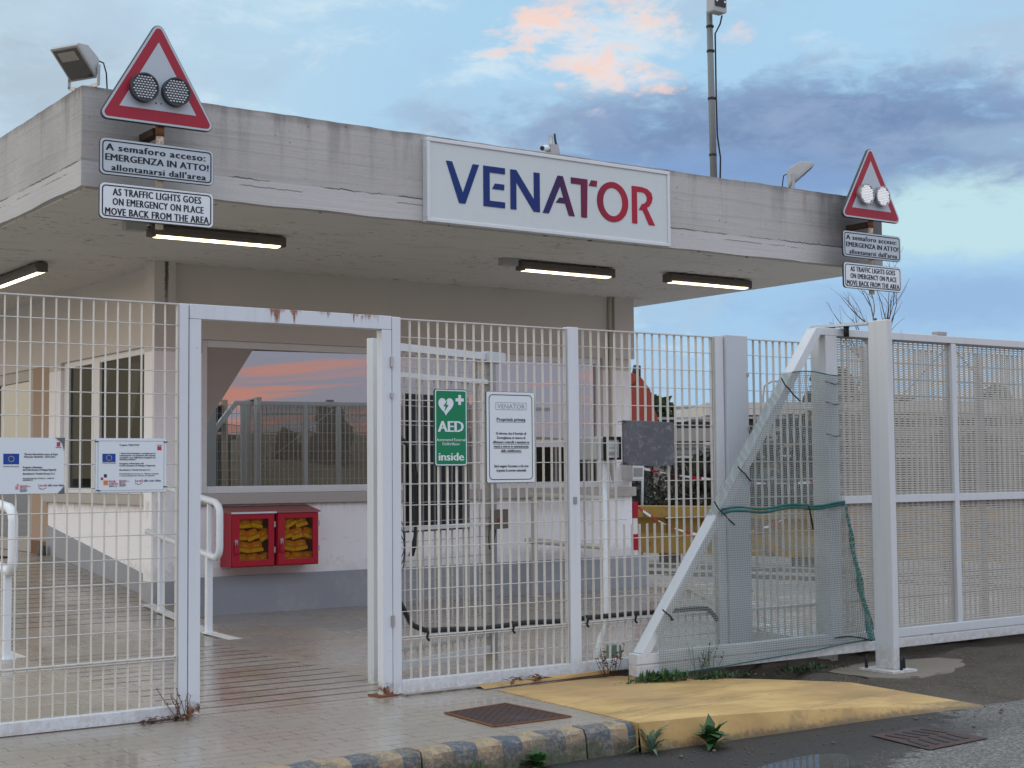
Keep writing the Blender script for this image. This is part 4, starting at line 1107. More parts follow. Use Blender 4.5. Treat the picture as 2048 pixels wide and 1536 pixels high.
g = LM(); g.tube([LP(1.40, -.06, 1.06), LP(1.37, -.07, .95), LP(1.38, -.07, .86), LP(1.42, -.07, .86), LP(1.47, -.07, 1.0)], .005, 5)
g.build('cable', M['black'], leaf)

# right fence
rf = thing('grille_fence', (5.05, YF, 0), 'white grille fence right of the pedestrian gate, carrying the green and white signs', 'fence')
grille(5.07, 6.465, .085, 2.477, parent=rf, first=5.16)
grille(6.565, 7.90, .085, 2.482, parent=rf, cut=(6.98, 7.42, 1.06, 1.52), first=6.627)
g = MB(); g.box(5.07, 7.94, YF - .03, YF + .03, .008, .09); g.build('bottom_rail', M['white'], rf, bevel=.003)
g = MB(); g.box(5.003, 5.068, YF - .034, YF + .034, .004, 2.487); g.build('post', M['white'], rf, bevel=.003)
g = MB(); g.box(6.468, 6.562, YF - .034, YF + .034, .004, 2.492); g.build('post', M['white'], rf, bevel=.003)
g = MB(); g.box(7.902, 7.985, YF - .034, YF + .034, .004, 2.494); g.build('post', M['gate_white'], rf, bevel=.003)
g = MB(); g.box(6.50, 6.53, YF - .040, YF - .034, 1.22, 1.27); g.build('lock_plate', M['galv'], rf)
gc = thing('gate_column', (8.1, YF, 0), 'wide grey steel column standing in the fence behind the sloping gate end', 'column')
g = MB(); g.box(7.990, 8.222, YF - .06, YF + .10, -.02, 2.505)
g.build('shaft', M['column'], gc, bevel=.006)
for q in range(5):
    g = MB(); g.box(8.20, 8.226, YF - .064, YF - .06, .5 + q * .42, .53 + q * .42); g.build('clip', M['hinge'], gc)
# fence that runs on behind the sliding gate
bf = thing('grille_fence', (8.25, YF, 0), 'grille fence running on to the right behind the sliding gate', 'fence')
grille(8.235, 9.60, .06, 2.482, parent=bf)
grille(9.66, 11.1, .06, 2.482, parent=bf)
grille(11.16, 12.6, .06, 2.482, parent=bf)
grille(12.66, 14.1, .06, 2.482, parent=bf)
for a in (9.603, 11.103, 12.603, 14.103):
    g = MB(); g.box(a, a + .054, YF - .03, YF + .03, -.1, 2.49); g.build('post', M['gate_white'], bf)
g = MB(); g.box(8.235, 14.15, YF - .028, YF + .028, -.03, .055); g.build('bottom_rail', M['white'], bf)

# ------------------------------------------------------------------ sliding gate
sg = thing('sliding_gate', (6.8, 8.15, 0), 'white sliding gate with a sloping tail, mesh infill and green netting tied on', 'gate')
ya, yb = 8.10, 8.20
XR = 15.5
g = MB()
g.box(6.76, XR, ya, yb, .010, .085); g.box(6.76, XR, ya + .006, yb - .006, .085, .095); g.box(6.76, XR, ya, yb, .093, .165)
g.build('bottom_beam', M['gate_white'], sg, bevel=.004)
g = MB(); g.prism([(8.62, 2.565), (XR, 2.575), (XR, 2.515), (8.66, 2.505)], ya + .01, yb - .01); g.build('top_rail', M['gate_white'], sg, bevel=.004)
g = MB(); d0 = Vector((6.84, 8.15, .165)); d1 = Vector((8.655, 8.15, 2.545))
g.bar(d0 - (d1 - d0).normalized() * .02, d1, .07, .10, up=(0, 1, 0))
g.build('diagonal_brace', M['gate_white'], sg, bevel=.004)
stiles = [8.80, 10.294, 11.80, 13.3, 14.8]
for i, xx in enumerate(stiles):
    w_ = .065 if i == 0 else .03
    g = MB(); g.box(xx - w_, xx + w_, ya + .012, yb - .012, .165, 2.506); g.build('stile', M['gate_white'], sg, bevel=.003)
for xa, xb in zip(stiles[:-1], stiles[1:]):
    w0 = .065 if xa < 9 else .03
    g = MB(); g.box(xa + w0, xb - .03, ya + .014, yb - .014, 1.178, 1.240); g.build('mid_rail', M['gate_white'], sg, bevel=.003)
m = plain('mesh_infill_paint', (.37, .345, .30), .55, var=.1)
for xa, xb in zip(stiles[:-1], stiles[1:]):
    w0 = .065 if xa < 9 else .03
    for za, zb_ in ((.168, 1.175), (1.243, 2.503)):
        g = MB(); x0_, x1_ = xa + w0 + .003, xb - .033
        z = za + .012
        while z < zb_ - .008:
            g.add([(x0_, ya + .04, z), (x1_, ya + .04, z), (x1_, ya + .046, z + .0130), (x0_, ya + .046, z + .0130)], [(0, 1, 2, 3)])
            z += .019
        x = x0_ + .02
        while x < x1_:
            g.box(x - .003, x + .003, ya + .044, ya + .052, za, zb_); x += .062
        g.box(x0_, x1_, ya + .036, ya + .05, za, za + .008); g.box(x0_, x1_, ya + .036, ya + .05, zb_ - .008, zb_)
        g.build('mesh_panel', m, sg)
up_ = False
for xa, xb in zip(stiles[:-1], stiles[1:]):
    for za, zb_ in ((.168, 1.175), (1.243, 2.503)):
        up_ = (round(xa * 10) in (88, 118, 148)) 
        p0, p1 = ((xa + .05, ya + .056, za + .2), (xb - .04, ya + .056, zb_ - .03)) if up_ else ((xa + .05, ya + .056, zb_ - .03), (xb - .05, ya + .056, za + .2))
        g = MB(); g.tube([p0, p1], .0055, 6); g.build('tie_rod', M['gate_white'], sg)
for xx in (10.1, 11.6):
    g = MB(); g.box(xx, xx + .12, ya + .02, yb - .02, 2.571, 2.60); g.build('roller_cap', M['galv'], sg)
for xx in (7.2, 7.55, 7.9, 8.3, 8.7, 9.9):
    g = MB(); g.box(xx, xx + .02, ya - .004, ya, .086, .10); g.build('bolt', M['hinge'], sg)

# guide portal the gate runs through
gp = thing('gate_guide_post', (8.95, 7.76, -.1), 'tall white guide post bolted to the ground in front of the sliding gate', 'post')
g = MB(); g.box(8.905, 8.968, 7.64, 7.83, -.072, 2.60)
g.build('post', M['gate_white'], gp, bevel=.008)
g = MB(); g.box(8.80, 9.08, 7.57, 7.90, -.092, -.071); g.build('base_plate', M['gate_white'], gp)
for bx_, by_ in ((8.94, 7.605), (9.035, 7.66), (8.84, 7.86)):
    g = MB(); g.tube([(bx_, by_, -.072), (bx_, by_, -.0), (bx_, by_, .03)], [.013, .010, .004], 8); g.build('bolt', M['black'], gp)
g = MB()
g.add([(8.895, 7.83, 2.595), (8.975, 7.83, 2.595), (8.975, 8.42, 2.612), (8.895, 8.42, 2.612), (8.895, 7.83, 2.575), (8.975, 7.83, 2.575), (8.975, 8.42, 2.592), (8.895, 8.42, 2.592)], [(0, 1, 2, 3), (4, 7, 6, 5), (0, 4, 5, 1), (1, 5, 6, 2), (2, 6, 7, 3), (3, 7, 4, 0)])
g.box(8.90, 8.97, 8.27, 8.42, -.08, 2.59)
g.build('guide_arm', M['gate_white'], gp)
for yy in (8.075, 8.225):
    g = MB(); g.tube([(8.935, yy, 2.50), (8.935, yy, 2.59)], .022, 10); g.build('guide_roller', M['black'], gp)

# ------------------------------------------------------------------ netting tied over the tail of the gate
def netmat(name, c1, c2, pitch, wid):
    m, nt, out = mk(name)
    x, y, z = SEP(nt, N(nt, 'ShaderNodeTexCoord').outputs['UV'])
    def ln(v): return STEP(nt, MA(nt, 'ABSOLUTE', MA(nt, 'SUBTRACT', MA(nt, 'FRACT', MA(nt, 'DIVIDE', v, pitch)), .5)), .5 - wid / 2 - .04, .5 - wid / 2 + .04)
    a = MA(nt, 'MAXIMUM', ln(x), ln(y))
    n = NOISE(nt, OBJ(nt), 3, 3, .6)
    b = N(nt, 'ShaderNodeBsdfPrincipled', None, {'Base Color': MIX(nt, n, c1, c2), 'Roughness': .5})
    tr = N(nt, 'ShaderNodeBsdfTransparent')
    mx = N(nt, 'ShaderNodeMixShader', None, {0: a, 1: tr.outputs[0], 2: b.outputs[0]})
    nt.links.new(mx.outputs[0], out.inputs[0])
    return m
M['net'] = netmat('garden_netting', (.17, .21, .20), (.28, .32, .30), .0165, .25)
M['net_dark'] = netmat('garden_netting_fold', (.02, .12, .10), (.05, .17, .15), .012, .6)
def sheet(name, fn, nu, nv, mat, parent):
    """surface fn(u,v) -> point, with a UV map in metres"""
    me = bpy.data.meshes.new(name); vs = [fn(i / nu, j / nv) for i in range(nu + 1) for j in range(nv + 1)]
    off = parent.location if parent else Vector((0, 0, 0))
    fs = [(i * (nv + 1) + j, (i + 1) * (nv + 1) + j, (i + 1) * (nv + 1) + j + 1, i * (nv + 1) + j + 1) for i in range(nu) for j in range(nv)]
    me.from_pydata([tuple(Vector(v) - Vector(off)) for v in vs], [], fs)
    uv = me.uv_layers.new(name='UVMap')
    for lp in me.loops:
        v = vs[lp.vertex_index]; uv.data[lp.index].uv = (v[0] + v[1] * .6, v[2] + v[1] * .4)
    for p_ in me.polygons: p_.use_smooth = True
    me.materials.append(mat)
    o = bpy.data.objects.new(name, me); COL.objects.link(o); o.parent = parent
    return o
def diag_x(z): return 6.84 + (z - .165) * (8.655 - 6.84) / (2.545 - .165)
nets = []
n1_ = thing('garden_net', (8.0, 8.09, 1.2), 'upper sheet of green grey netting tied round the sloping gate brace', 'netting', 'netting sheets on the sliding gate')
def up_net(u, v):
    z = 1.14 + v * (2.20 - 1.14)
    xl = diag_x(z) - .06; xr = 8.868
    x = xl + (xr - xl) * u
    return (x, 8.078 - .010 * math.sin(u * 9 + v * 4) * math.sin(u * 3.14) - .006 * math.sin(v * 17), z + .012 * math.sin(u * 5))
sheet('net_sheet', up_net, 26, 22, M['net'], n1_)
def wrap_net(u, v):
    z = 1.10 + v * 1.08; x = diag_x(z)
    k = .041 + .004 * math.sin(v * 31)
    return (x - .795 * k + .0 * u, 8.078 + u * .13, z + .606 * k)
sheet('net_wrap', wrap_net, 4, 20, M['net'], n1_)
g = MB(); g.tube([up_net(k / 12, 1.0) for k in range(13)], .0045, 5); g.build('top_cord', M['net_edge'], n1_)
n2_ = thing('garden_net', (7.9, 8.09, .6), 'lower sheet of green grey netting hanging over the gate tail, loose at the right', 'netting', 'netting sheets on the sliding gate')
def lo_net(u, v):
    z0 = .012 + .10 * u ** 1.6
    z = z0 + v * (1.165 + .02 * u - z0)
    xl = max(diag_x(z) - .05, 6.905)
    if z < .30: xl = 6.93 + .0 * v
    xl = 6.93 if z < .165 else xl
    xr = 8.86 + .27 * (1 - v) ** 1.2
    x = xl + (xr - xl) * u
    loose = max(0, u - .93) / .07
    return (x, 8.074 - .012 * math.sin(u * 11 + v * 3) * math.sin(u * 3.14) - .006 * math.sin(v * 15 + u * 6) - .05 * loose * (1 - v), z)
sheet('net_sheet', lo_net, 40, 30, M['net'], n2_)
sheet('net_fold', lambda u, v: (8.845 + .27 * (1 - v) ** 1.2 + (u - .55) * (.035 + .05 * (1 - v)), 8.03 + .01 * math.sin(v * 20 + u * 8), .10 + v * 1.06), 4, 24, M['net_dark'], n2_)
g = MB()
for dz_ in (.0, -.028): g.tube([(lo_net(k / 16, 1.0)[0], lo_net(k / 16, 1.0)[1] - .006, lo_net(k / 16, 1.0)[2] + dz_ * (1 - .4 * k / 16) + .012 * math.sin(k * .9)) for k in range(17)], .009, 5)
g.tube([(lo_net(k / 16, 0.0)[0], lo_net(k / 16, 0.0)[1] - .003, lo_net(k / 16, 0.0)[2]) for k in range(17)], .0045, 5)
g.build('border_cord', M['net_edge'], n2_)
# cable ties
def tie(pts, label, r=.0055):
    g = MB(); g.tube(pts, r, 6)
    o = g.build('cable_tie', M['black']); tag(o, label, 'cable tie', 'cable ties holding the netting')
def on_brace(z): return diag_x(z)
def btie(z, tails, label):
    x = on_brace(z); a = Vector((.606, 0, .795)); b = Vector((-.795, 0, .606))
    c = Vector((x, 8.08, z))
    pts = [c + b * .055 + Vector((0, .03, 0)), c + b * .05 + Vector((0, -.004, 0)), c + Vector((0, -.012, .004)), c - b * .05 + Vector((0, -.004, 0))]
    if tails[0]: pts = [c + b * .055 + Vector((-.05, -.02, .05)) * tails[0], c + b * .058 + Vector((0, -.008, 0))] + pts[2:]
    pts += [c - b * .055 + Vector((.05, -.02, -.045)) * tails[1]] if tails[1] else [c - b * .055 + Vector((0, .03, 0))]
    tie(pts, label)
btie(2.06, (1.1, 1.1), 'black cable tie with two long tails, topmost on the sloping brace')
btie(1.42, (.5, .4), 'black cable tie on the brace below the topmost one, short tails')
btie(1.13, (1.2, 1.1), 'black cable tie knotted on the brace at the green seam of the netting')
btie(.42, (.3, 0), 'black cable tie low on the sloping brace, near the hose')
for zz, lb in ((2.13, 'top'), (1.97, 'second'), (1.72, 'third')):
    tie([(8.73, 8.12, zz + .01), (8.745, 8.088, zz), (8.80, 8.084, zz - .012), (8.85, 8.088, zz - .004), (8.868, 8.12, zz)], 'black cable tie round the gate stile, %s of three above the seam' % lb, .0045)
tie([(8.46, 8.075, 1.185), (8.468, 8.065, 1.15), (8.50, 8.06, .99)], 'black cable tie hanging straight down from the middle of the green seam', .007)
tie([(8.74, 8.085, .145), (8.86, 8.06, .15), (9.0, 8.045, .13), (9.10, 8.035, .10)], 'black cable tie at the loose bottom right corner of the netting', .006)

# ------------------------------------------------------------------ signs on the fence
def plate_sign(name, label, cat, x0, x1, z0, z1, mat, back=None, r=.012, y=YF - .032, group=None):
    t = thing(name, ((x0 + x1) / 2, y, z0), label, cat, group)
    g = MB(); g.prism(rrect(x0 - .003, x1 + .003, z0 - .003, z1 + .003, r + .002), y + .003, y + .012)
    g.build('back_board', back or M['signback'], t, bevel=.002)
    g = MB(); g.prism(rrect(x0, x1, z0, z1, r), y, y + .004); g.build('face', mat, t)
    return t
yS = YF - .032
ae = plate_sign('defibrillator_sign', 'green AED sign with a white heart, reading AED inside', 'sign', 5.334, 5.594, 1.497, 2.014, M['green'], r=.016)
g = MB(); g.ring(rrect(5.337, 5.591, 1.500, 2.011, .015), rrect(5.344, 5.584, 1.507, 2.004, .012), yS - .0012, yS + .001)
g.build('border', M['signwhite'], ae)
hx, hz = 5.424, 1.905
heart = []
for k in range(40):
    t_ = 2 * math.pi * k / 40
    heart.append((hx + .0038 * 16 * math.sin(t_) ** 3, hz + .0042 * (13 * math.cos(t_) - 5 * math.cos(2 * t_) - 2 * math.cos(3 * t_) - math.cos(4 * t_))))
g = MB(); g.prism(heart, yS - .0012, yS + .001); ht = g.build('heart_symbol', M['signwhite'], ae)
g = MB(); g.prism([(hx + .012, hz + .035), (hx - .022, hz - .005), (hx - .003, hz - .006), (hx - .014, hz - .042), (hx + .022, hz + .004), (hx + .003, hz + .005)], yS - .0022, yS - .0013); g.build('bolt_symbol', M['green'], ht)
g = MB(); cx, cz = 5.535, 1.945
g.prism([(cx - .011, cz - .034), (cx + .011, cz - .034), (cx + .011, cz - .011), (cx + .033, cz - .011), (cx + .033, cz + .011), (cx + .011, cz + .011), (cx + .011, cz + .034), (cx - .011, cz + .034), (cx - .011, cz + .011), (cx - .033, cz + .011), (cx - .033, cz - .011), (cx - .011, cz - .011)], yS - .0012, yS + .001)
g.build('cross_symbol', M['signwhite'], ae)
join([text('lettering', 'AED', 5.464, 1.727, yS - .001, .074, M['signwhite'], ae, fit=.21, weight=.011),
      text('lettering', 'Automated External', 5.464, 1.664, yS - .001, .019, M['signwhite'], ae, fit=.232, weight=.002),
      text('lettering', 'Defibrillator', 5.464, 1.636, yS - .001, .019, M['signwhite'], ae, fit=.140, weight=.002),
      text('lettering', 'inside', 5.464, 1.533, yS - .001, .054, M['signwhite'], ae, fit=.205, weight=.009)])
ns = plate_sign('notice_sign', 'white private property notice with a black border, right of the green sign', 'sign', 5.757, 6.163, 1.380, 2.008, M['signwhite'], r=.012)
g = MB(); g.ring(rrect(5.775, 6.145, 1.398, 1.990, .03), rrect(5.780, 6.140, 1.403, 1.985, .026), yS - .0012, yS + .001); g.build('border', M['ink'], ns)
g = MB(); g.ring([(5.832, 1.885), (6.095, 1.885), (6.095, 1.935), (5.832, 1.935)], [(5.834, 1.887), (6.093, 1.887), (6.093, 1.933), (5.834, 1.933)], yS - .0012, yS + .001)
g.build('label_outline', M['txtgrey'], ns)
text('company_name', 'VENATOR', 5.964, 1.894, yS - .001, .031, plain('thin_outline_print', (.30, .30, .36), .5), ns, fit=.235)
L_ = [('Proprietà privata', 1.806, .024, .245, 1), ('Si informa che il Servizio di', 1.712, .017, .255, 0), ('Sorveglianza si riserva di', 1.682, .017, .240, 0), ('effettuare controlli e ispezioni su', 1.652, .017, .310, 1), ('mezzi e merce in entrata/uscita', 1.622, .017, .295, 1), ('dallo stabilimento.', 1.592, .017, .175, 1), ("Sarà negato l'accesso a chi non", 1.485, .018, .290, 0), ('rispetta le norme aziendali.', 1.455, .018, .255, 0)]
join([text('lettering', s, 5.962, z, yS - .001, h, M['ink'], ns, fit=w_, weight=.004) for s, z, h, w_, u in L_])
g = MB()
for s, z, h, w_, u in L_:
    if u: g.box(5.962 - w_ / 2, 5.962 + w_ / 2, yS - .0012, yS + .001, z - .008, z - .0055)
g.build('underline', M['ink'], ns)

def poster(x0, label, newton):
    x1, z0, z1 = x0 + .431, 1.352, 1.667
    t = plate_sign('project_poster', label, 'poster', x0, x1, z0, z1, M['signwhite'], M['signgrey'], r=.004, group='project posters on the left fence')
    def U(u): return x0 + u * (x1 - x0)
    def V(v): return z1 - v * (z1 - z0)
    A = []
    def tx(s, u, v, h, fit, mat='ink', al='LEFT', w_=.002):
        A.append((mat, text('lettering', s, U(u), V(v), yS - .001, h, M[mat], t, fit=fit * .431, align=al, weight=w_)))
    if newton:
        g = MB(); g.ring([(U(.03), V(.965)), (U(.97), V(.965)), (U(.97), V(.04)), (U(.03), V(.04))], [(U(.033), V(.961)), (U(.967), V(.961)), (U(.967), V(.044)), (U(.033), V(.044))], yS - .0012, yS + .001); g.build('border', M['txtgrey'], t)
        fx, fz = (.092, .275), (.28, .435)
        tx('Progetto "NEWTON"', .33, .13, .0085, .28)
        for s, v, w_ in (('" Azioni di promozione e sostegno per la', .285, .51), ('realizzazione e la riduzione dei consumi', .325, .51), ("energetici e per l'efficienza energetica nei", .365, .51), ('sistemi produttivi."', .40, .24), ('Progetto cofinanziato dal', .475, .34), ('Fondo Europeo di Sviluppo Regionale', .515, .51), ('Beneficiario: Tioxide Europe S.r.l.', .595, .44)):
            tx(s, .33, v, .0088, w_)
        for s, v in (('POR 2007-2013 Asse II Linea 2.1 - Efficienza energetica', .665), ('e sostenibilità dei sistemi produttivi', .70)): tx(s, .33, v, .0058, .56 if 'POR' in s else .5)
        lx = .55; lz = .80
        sq = [('logonavy', .115, .66, .155, .72), ('logored', .07, .72, .105, .765), ('orange', .11, .775, .17, .86), ('logored', .87, .14, .93, .215)]
        tx('POR', .18, .815, .012, .10, 'logored', w_=.004); tx('CRFO', .18, .86, .012, .13, 'logored', w_=.004); tx('2007-13', .185, .895, .008, .11, 'logonavy', w_=.003)
        tx('Unione Europea', .09, .46, .0055, .19); tx('REGIONE', .862, .125, .0045, .075, 'logored')
        rx = .33
    else:
        fx, fz = (.10, .40), (.28, .47)
        fx = (.20, .405)
        for s, v, w_ in (('"Barriera BioreAttiva a base di Gessi', .305, .44), ('Rossi per discariche - BI.A.G.Ro."', .35, .42), ('Progetto cofinanziato', .54, .25), ('dal Fondo Europeo di Sviluppo Regionale', .585, .44), ('Beneficiario: Tioxide Europe S.r.l.', .655, .42)):
            tx(s, .47 if v < .5 else .455, v, .0105, w_)
        for s, v, w_ in (('POR FESR 2007-2013 ATTIVITA 1.1 LINEA DI', .735, .41), ('INTERVENTO D', .765, .13)): tx(s, .455, v, .0062, w_)
        lx = .66; lz = .865
        sq = [('logored', .90, .07, .945, .145), ('logopink', .36, .86, .40, .92), ('logopink', .38, .82, .405, .86)]
        tx('REGIONE TOSCANA', .885, .17, .005, .075, 'logored'); tx('Unione Europea', .20, .515, .0055, .2)
        rx = .42
    for i in range(7):
        tx(('Ministero dello sviluppo', 'Dipartimento per le politiche', 'Regione Toscana', 'Fondo europeo', 'Sviluppo regionale', 'Programma operativo', 'Competitività')[i], rx, lz + (-.02 if newton else -.01) + i * .018, .0036, (.10, .14, .09, .08, .09, .10, .08)[i], 'logored' if i < 5 else 'logonavy', w_=.001)
    tx('Le', lx, lz + .005, .013, .045, 'logonavy'); tx('ali', lx + .06, lz + .005, .013, .05, 'logored'); tx('alle tue idee', lx + .125, lz + .005, .013, .245 if newton else .215, 'logonavy')
    g = MB(); g.tube([(U(lx + .005 + .1 * k / 8), yS - .001, V(lz + .025 + .03 * math.sin(math.pi * k / 8))) for k in range(9)], .0016, 5); g.build('smile_line', M['logored'], t)
    g = MB(); g.box(U(fx[0]), U(fx[1]), yS - .0012, yS + .001, V(fz[1]), V(fz[0])); fl_ = g.build('flag', M['blue'], t)
    g = MB()
    for k in range(12): g.disc((U((fx[0] + fx[1]) / 2) + .0155 * math.cos(k * math.pi / 6), V((fz[0] + fz[1]) / 2) + .0155 * math.sin(k * math.pi / 6)), .0026, yS - .0022, yS - .0013, 5)
    g.build('star_ring', M['yellowdot'], fl_)
    for mt, a, b, c_, d_ in sq:
        g = MB(); g.box(U(a), U(c_), yS - .0012, yS + .001, V(d_), V(b)); g.build('logo_square', M[mt], t)
    by = {}
    for mt, o in A: by.setdefault(mt, []).append(o)
    for mt in by: join(by[mt])
    return t
poster(3.004, 'white project poster beside the gate post, with the whole blue flag in view', True)
pl_ = poster(2.387, 'white project poster cut by the left picture edge, torn at its right corners', False)
g = MB()
xr, zt_, zb_ = 2.818, 1.667, 1.352
g.add([(xr + .004, yS - .003, zt_ + .003), (xr - .055, yS - .003, zt_ + .004), (xr - .03, yS - .004, zt_ - .012), (xr - .012, yS - .004, zt_ - .03), (xr + .0, yS - .004, zt_ - .075)], [(0, 1, 2, 3, 4)])
g.add([(xr + .004, yS - .003, zb_ - .004), (xr + .003, yS - .004, zb_ + .045), (xr - .018, yS - .004, zb_ + .018), (xr - .04, yS - .003, zb_ - .004)], [(0, 1, 2, 3)])
g.build('torn_corner', plain('torn_sheet_back', (.12, .13, .14), .6), pl_)
for xx, zz in ((3.006, 1.652), (3.43, 1.650), (3.43, 1.383), (3.02, 1.365)):
    g = MB(); g.tube([(xx - .012, yS - .002, zz), (xx + .012, yS - .004, zz - .002)], .0028, 5)
    o = g.build('cable_tie', M['black']); tag(o, 'short black cable tie at the %s corner of the poster beside the gate post' % ('top left' if zz > 1.6 and xx < 3.2 else 'top right' if zz > 1.6 else 'bottom right' if xx > 3.2 else 'bottom left'), 'cable tie', 'cable ties on the poster')
# blank grey board
bp = thing('blank_board', (7.21, YF - .03, 1.487), 'blank weathered grey board fixed over the cut bars of the fence', 'board')
m, nt, out = mk('scuffed_grey_sheet'); p = OBJ(nt)
n1 = NOISE(nt, p, 6, 6, .68, .6); n2 = NOISE(nt, p, 20, 5, .7, 1.0)
c = MIX(nt, n1, (.055, .058, .066), (.15, .155, .17)); c = MIX(nt, MA(nt, 'MULTIPLY', STEP(nt, n2, .5, .72), .5), c, (.34, .35, .39))
PB(nt, out, c, .55, .2, BUMP(nt, n2, .15, .005))
g = MB(); g.prism([(6.972, 1.495), (7.30, 1.484), (7.455, 1.492), (7.466, 1.50), (7.468, 1.80), (7.455, 1.815), (7.25, 1.822), (6.985, 1.826), (6.968, 1.818)], YF - .034, YF - .020)
g.build('sheet', m, bp, bevel=.003)
g = MB()
for xx, zz in ((6.985, 1.81), (7.0, 1.50)): g.tube([(xx - .06, YF - .03, zz + .0), (xx - .02, YF - .038, zz + .012), (xx + .01, YF - .036, zz)], .003, 5)
g.build('wire', M['black'], bp)
# reader on its conduit
rd = thing('entry_reader', (6.86, YF + .12, 0), 'grey entry reader with a hooded screen on a thin white pole behind the fence', 'reader')
g = MB(); g.box(6.78, 6.96, YF + .06, YF + .42, 1.535, 1.705); g.build('case', plain('reader_case', (.42, .44, .43), .45, var=.08), rd, bevel=.01)
g = MB(); x0, x1, z0, z1 = 6.855, 6.985, 1.535, 1.705; y0 = YF + .03
g.ring([(x0, z0), (x1, z0), (x1, z1), (x0, z1)], [(x0 + .009, z0 + .016), (x1 - .012, z0 + .016), (x1 - .009, z1 - .022), (x0 + .009, z1 - .022)], y0 - .02, y0 + .03); g.build('hood', M['black'], rd)
g = MB(); g.box(x0 + .009, x1 - .010, y0 - .006, y0 + .028, z0 + .016, z1 - .022); sc_ = g.build('screen', M['screen'], rd)
g = MB(); g.box(x0 + .022, x1 - .03, y0 - .009, y0 - .005, z0 + .034, z0 + .06); g.box(x0 + .02, x1 - .026, y0 - .009, y0 - .005, z0 + .085, z0 + .09); g.build('keypad', M['alu'], sc_)
g = MB(); g.tube([(6.88, YF + .08, 1.54), (6.88, YF + .08, .36), (6.87, YF + .08, .30), (6.82, YF + .08, .24), (6.80, YF + .08, .17), (6.80, YF + .08, 0)], .021, 10); g.build('pole', M['tube'], rd)
g = MB(); g.tube([(6.90, YF + .07, 1.5), (6.86, YF + .05, 1.44), (6.87, YF + .04, 1.36), (6.93, YF + .06, 1.31), (6.92, YF + .07, 1.45), (6.94, YF + .07, 1.28)], .005, 5); g.build('cable_loop', M['tube'], rd)
g = MB(); g.prism(rrect(6.945, 7.035, .0, .17, .02), YF + .10, YF + .17)
o = g.build('junction_box', plain('green_plastic_box', (.16, .24, .19), .5)); tag(o, 'small dull green box on the ground behind the fence, below the reader', 'box')
# corrugated hose along the fence
def hose(pts, label, r=.017):
    q = []
    for i in range(len(pts) - 1):
        a, b = Vector(pts[i]), Vector(pts[i + 1]); n = max(2, int((b - a).length / .012))
        for k in range(n): q.append(a.lerp(b, k / n))
    for _ in range(6): q = [q[0]] + [(q[i - 1] + q[i] * 2 + q[i + 1]) / 4 for i in range(1, len(q) - 1)] + [q[-1]]
    g = MB(); g.tube(q, [r * (1.0 + .10 * (i % 2)) for i in range(len(q))], 8)
    o = g.build('hose', M['rubber']); tag(o, label, 'hose', 'corrugated hoses along the fence')
yh = YF + .045
hose([(5.085, yh, .62), (5.13, yh, .55), (5.19, yh, .44), (5.30, yh, .395), (5.5, yh, .39), (5.75, yh - .0, .375), (6.1, yh, .395), (6.45, yh, .385)], 'dark corrugated hose on the panel beside the gate, bent up at its left end')
hose([(6.58, yh, .392), (6.8, yh, .395), (7.1, yh, .398), (7.4, yh, .395), (7.62, yh - .09, .41), (7.76, yh - .09, .405), (7.82, yh - .09, .36), (7.87, yh - .09, .30)], 'dark corrugated hose below the blank board, drooping at its right end')
for xx, lb in ((5.27, 'left end of the hose beside the gate'), (5.97, 'middle of the hose beside the gate'), (6.62, 'left end of the hose below the blank board'), (7.07, 'hose below the blank board, right of the reader pole')):
    g = MB(); g.tube([(xx, yh - .06, .42), (xx + .012, yh - .065, .39), (xx + .004, yh - .06, .355), (xx + .02, yh - .062, .335)], .009, 6)
    o = g.build('cable_tie', M['black']); tag(o, 'black tie round the ' + lb, 'cable tie', 'ties round the hoses')
# loose cable bundle hanging by the gate leaf
g = MB()
for k in range(3):
    a = .02 * k
    g.tube([LP(.18 + a, -.06, 1.62), LP(.24 + a, -.07, 1.70), LP(.36 + a, -.07, 1.64), LP(.42 + a, -.07, 1.4), LP(.43 + a * .6, -.07, 1.1), LP(.42 - a, -.07, .92), LP(.39 - a, -.07, .86)], .013 if k == 0 else .006, 6)
for k in range(3): g.tube([LP(.27, -.06, 1.02 + .12 * math.cos(t_ / 8 * 6.28) - .08 * k) if False else LP(.27 + .045 * math.sin(t_ / 8 * 6.28), -.06, .98 - .05 * k + .13 * math.cos(t_ / 8 * 6.28)) for t_ in range(9)], .004, 5)
o = g.build('cable_bundle', M['rubber']); tag(o, 'grey cable bundle looped over the open gate leaf in front of the dark panel', 'cable')

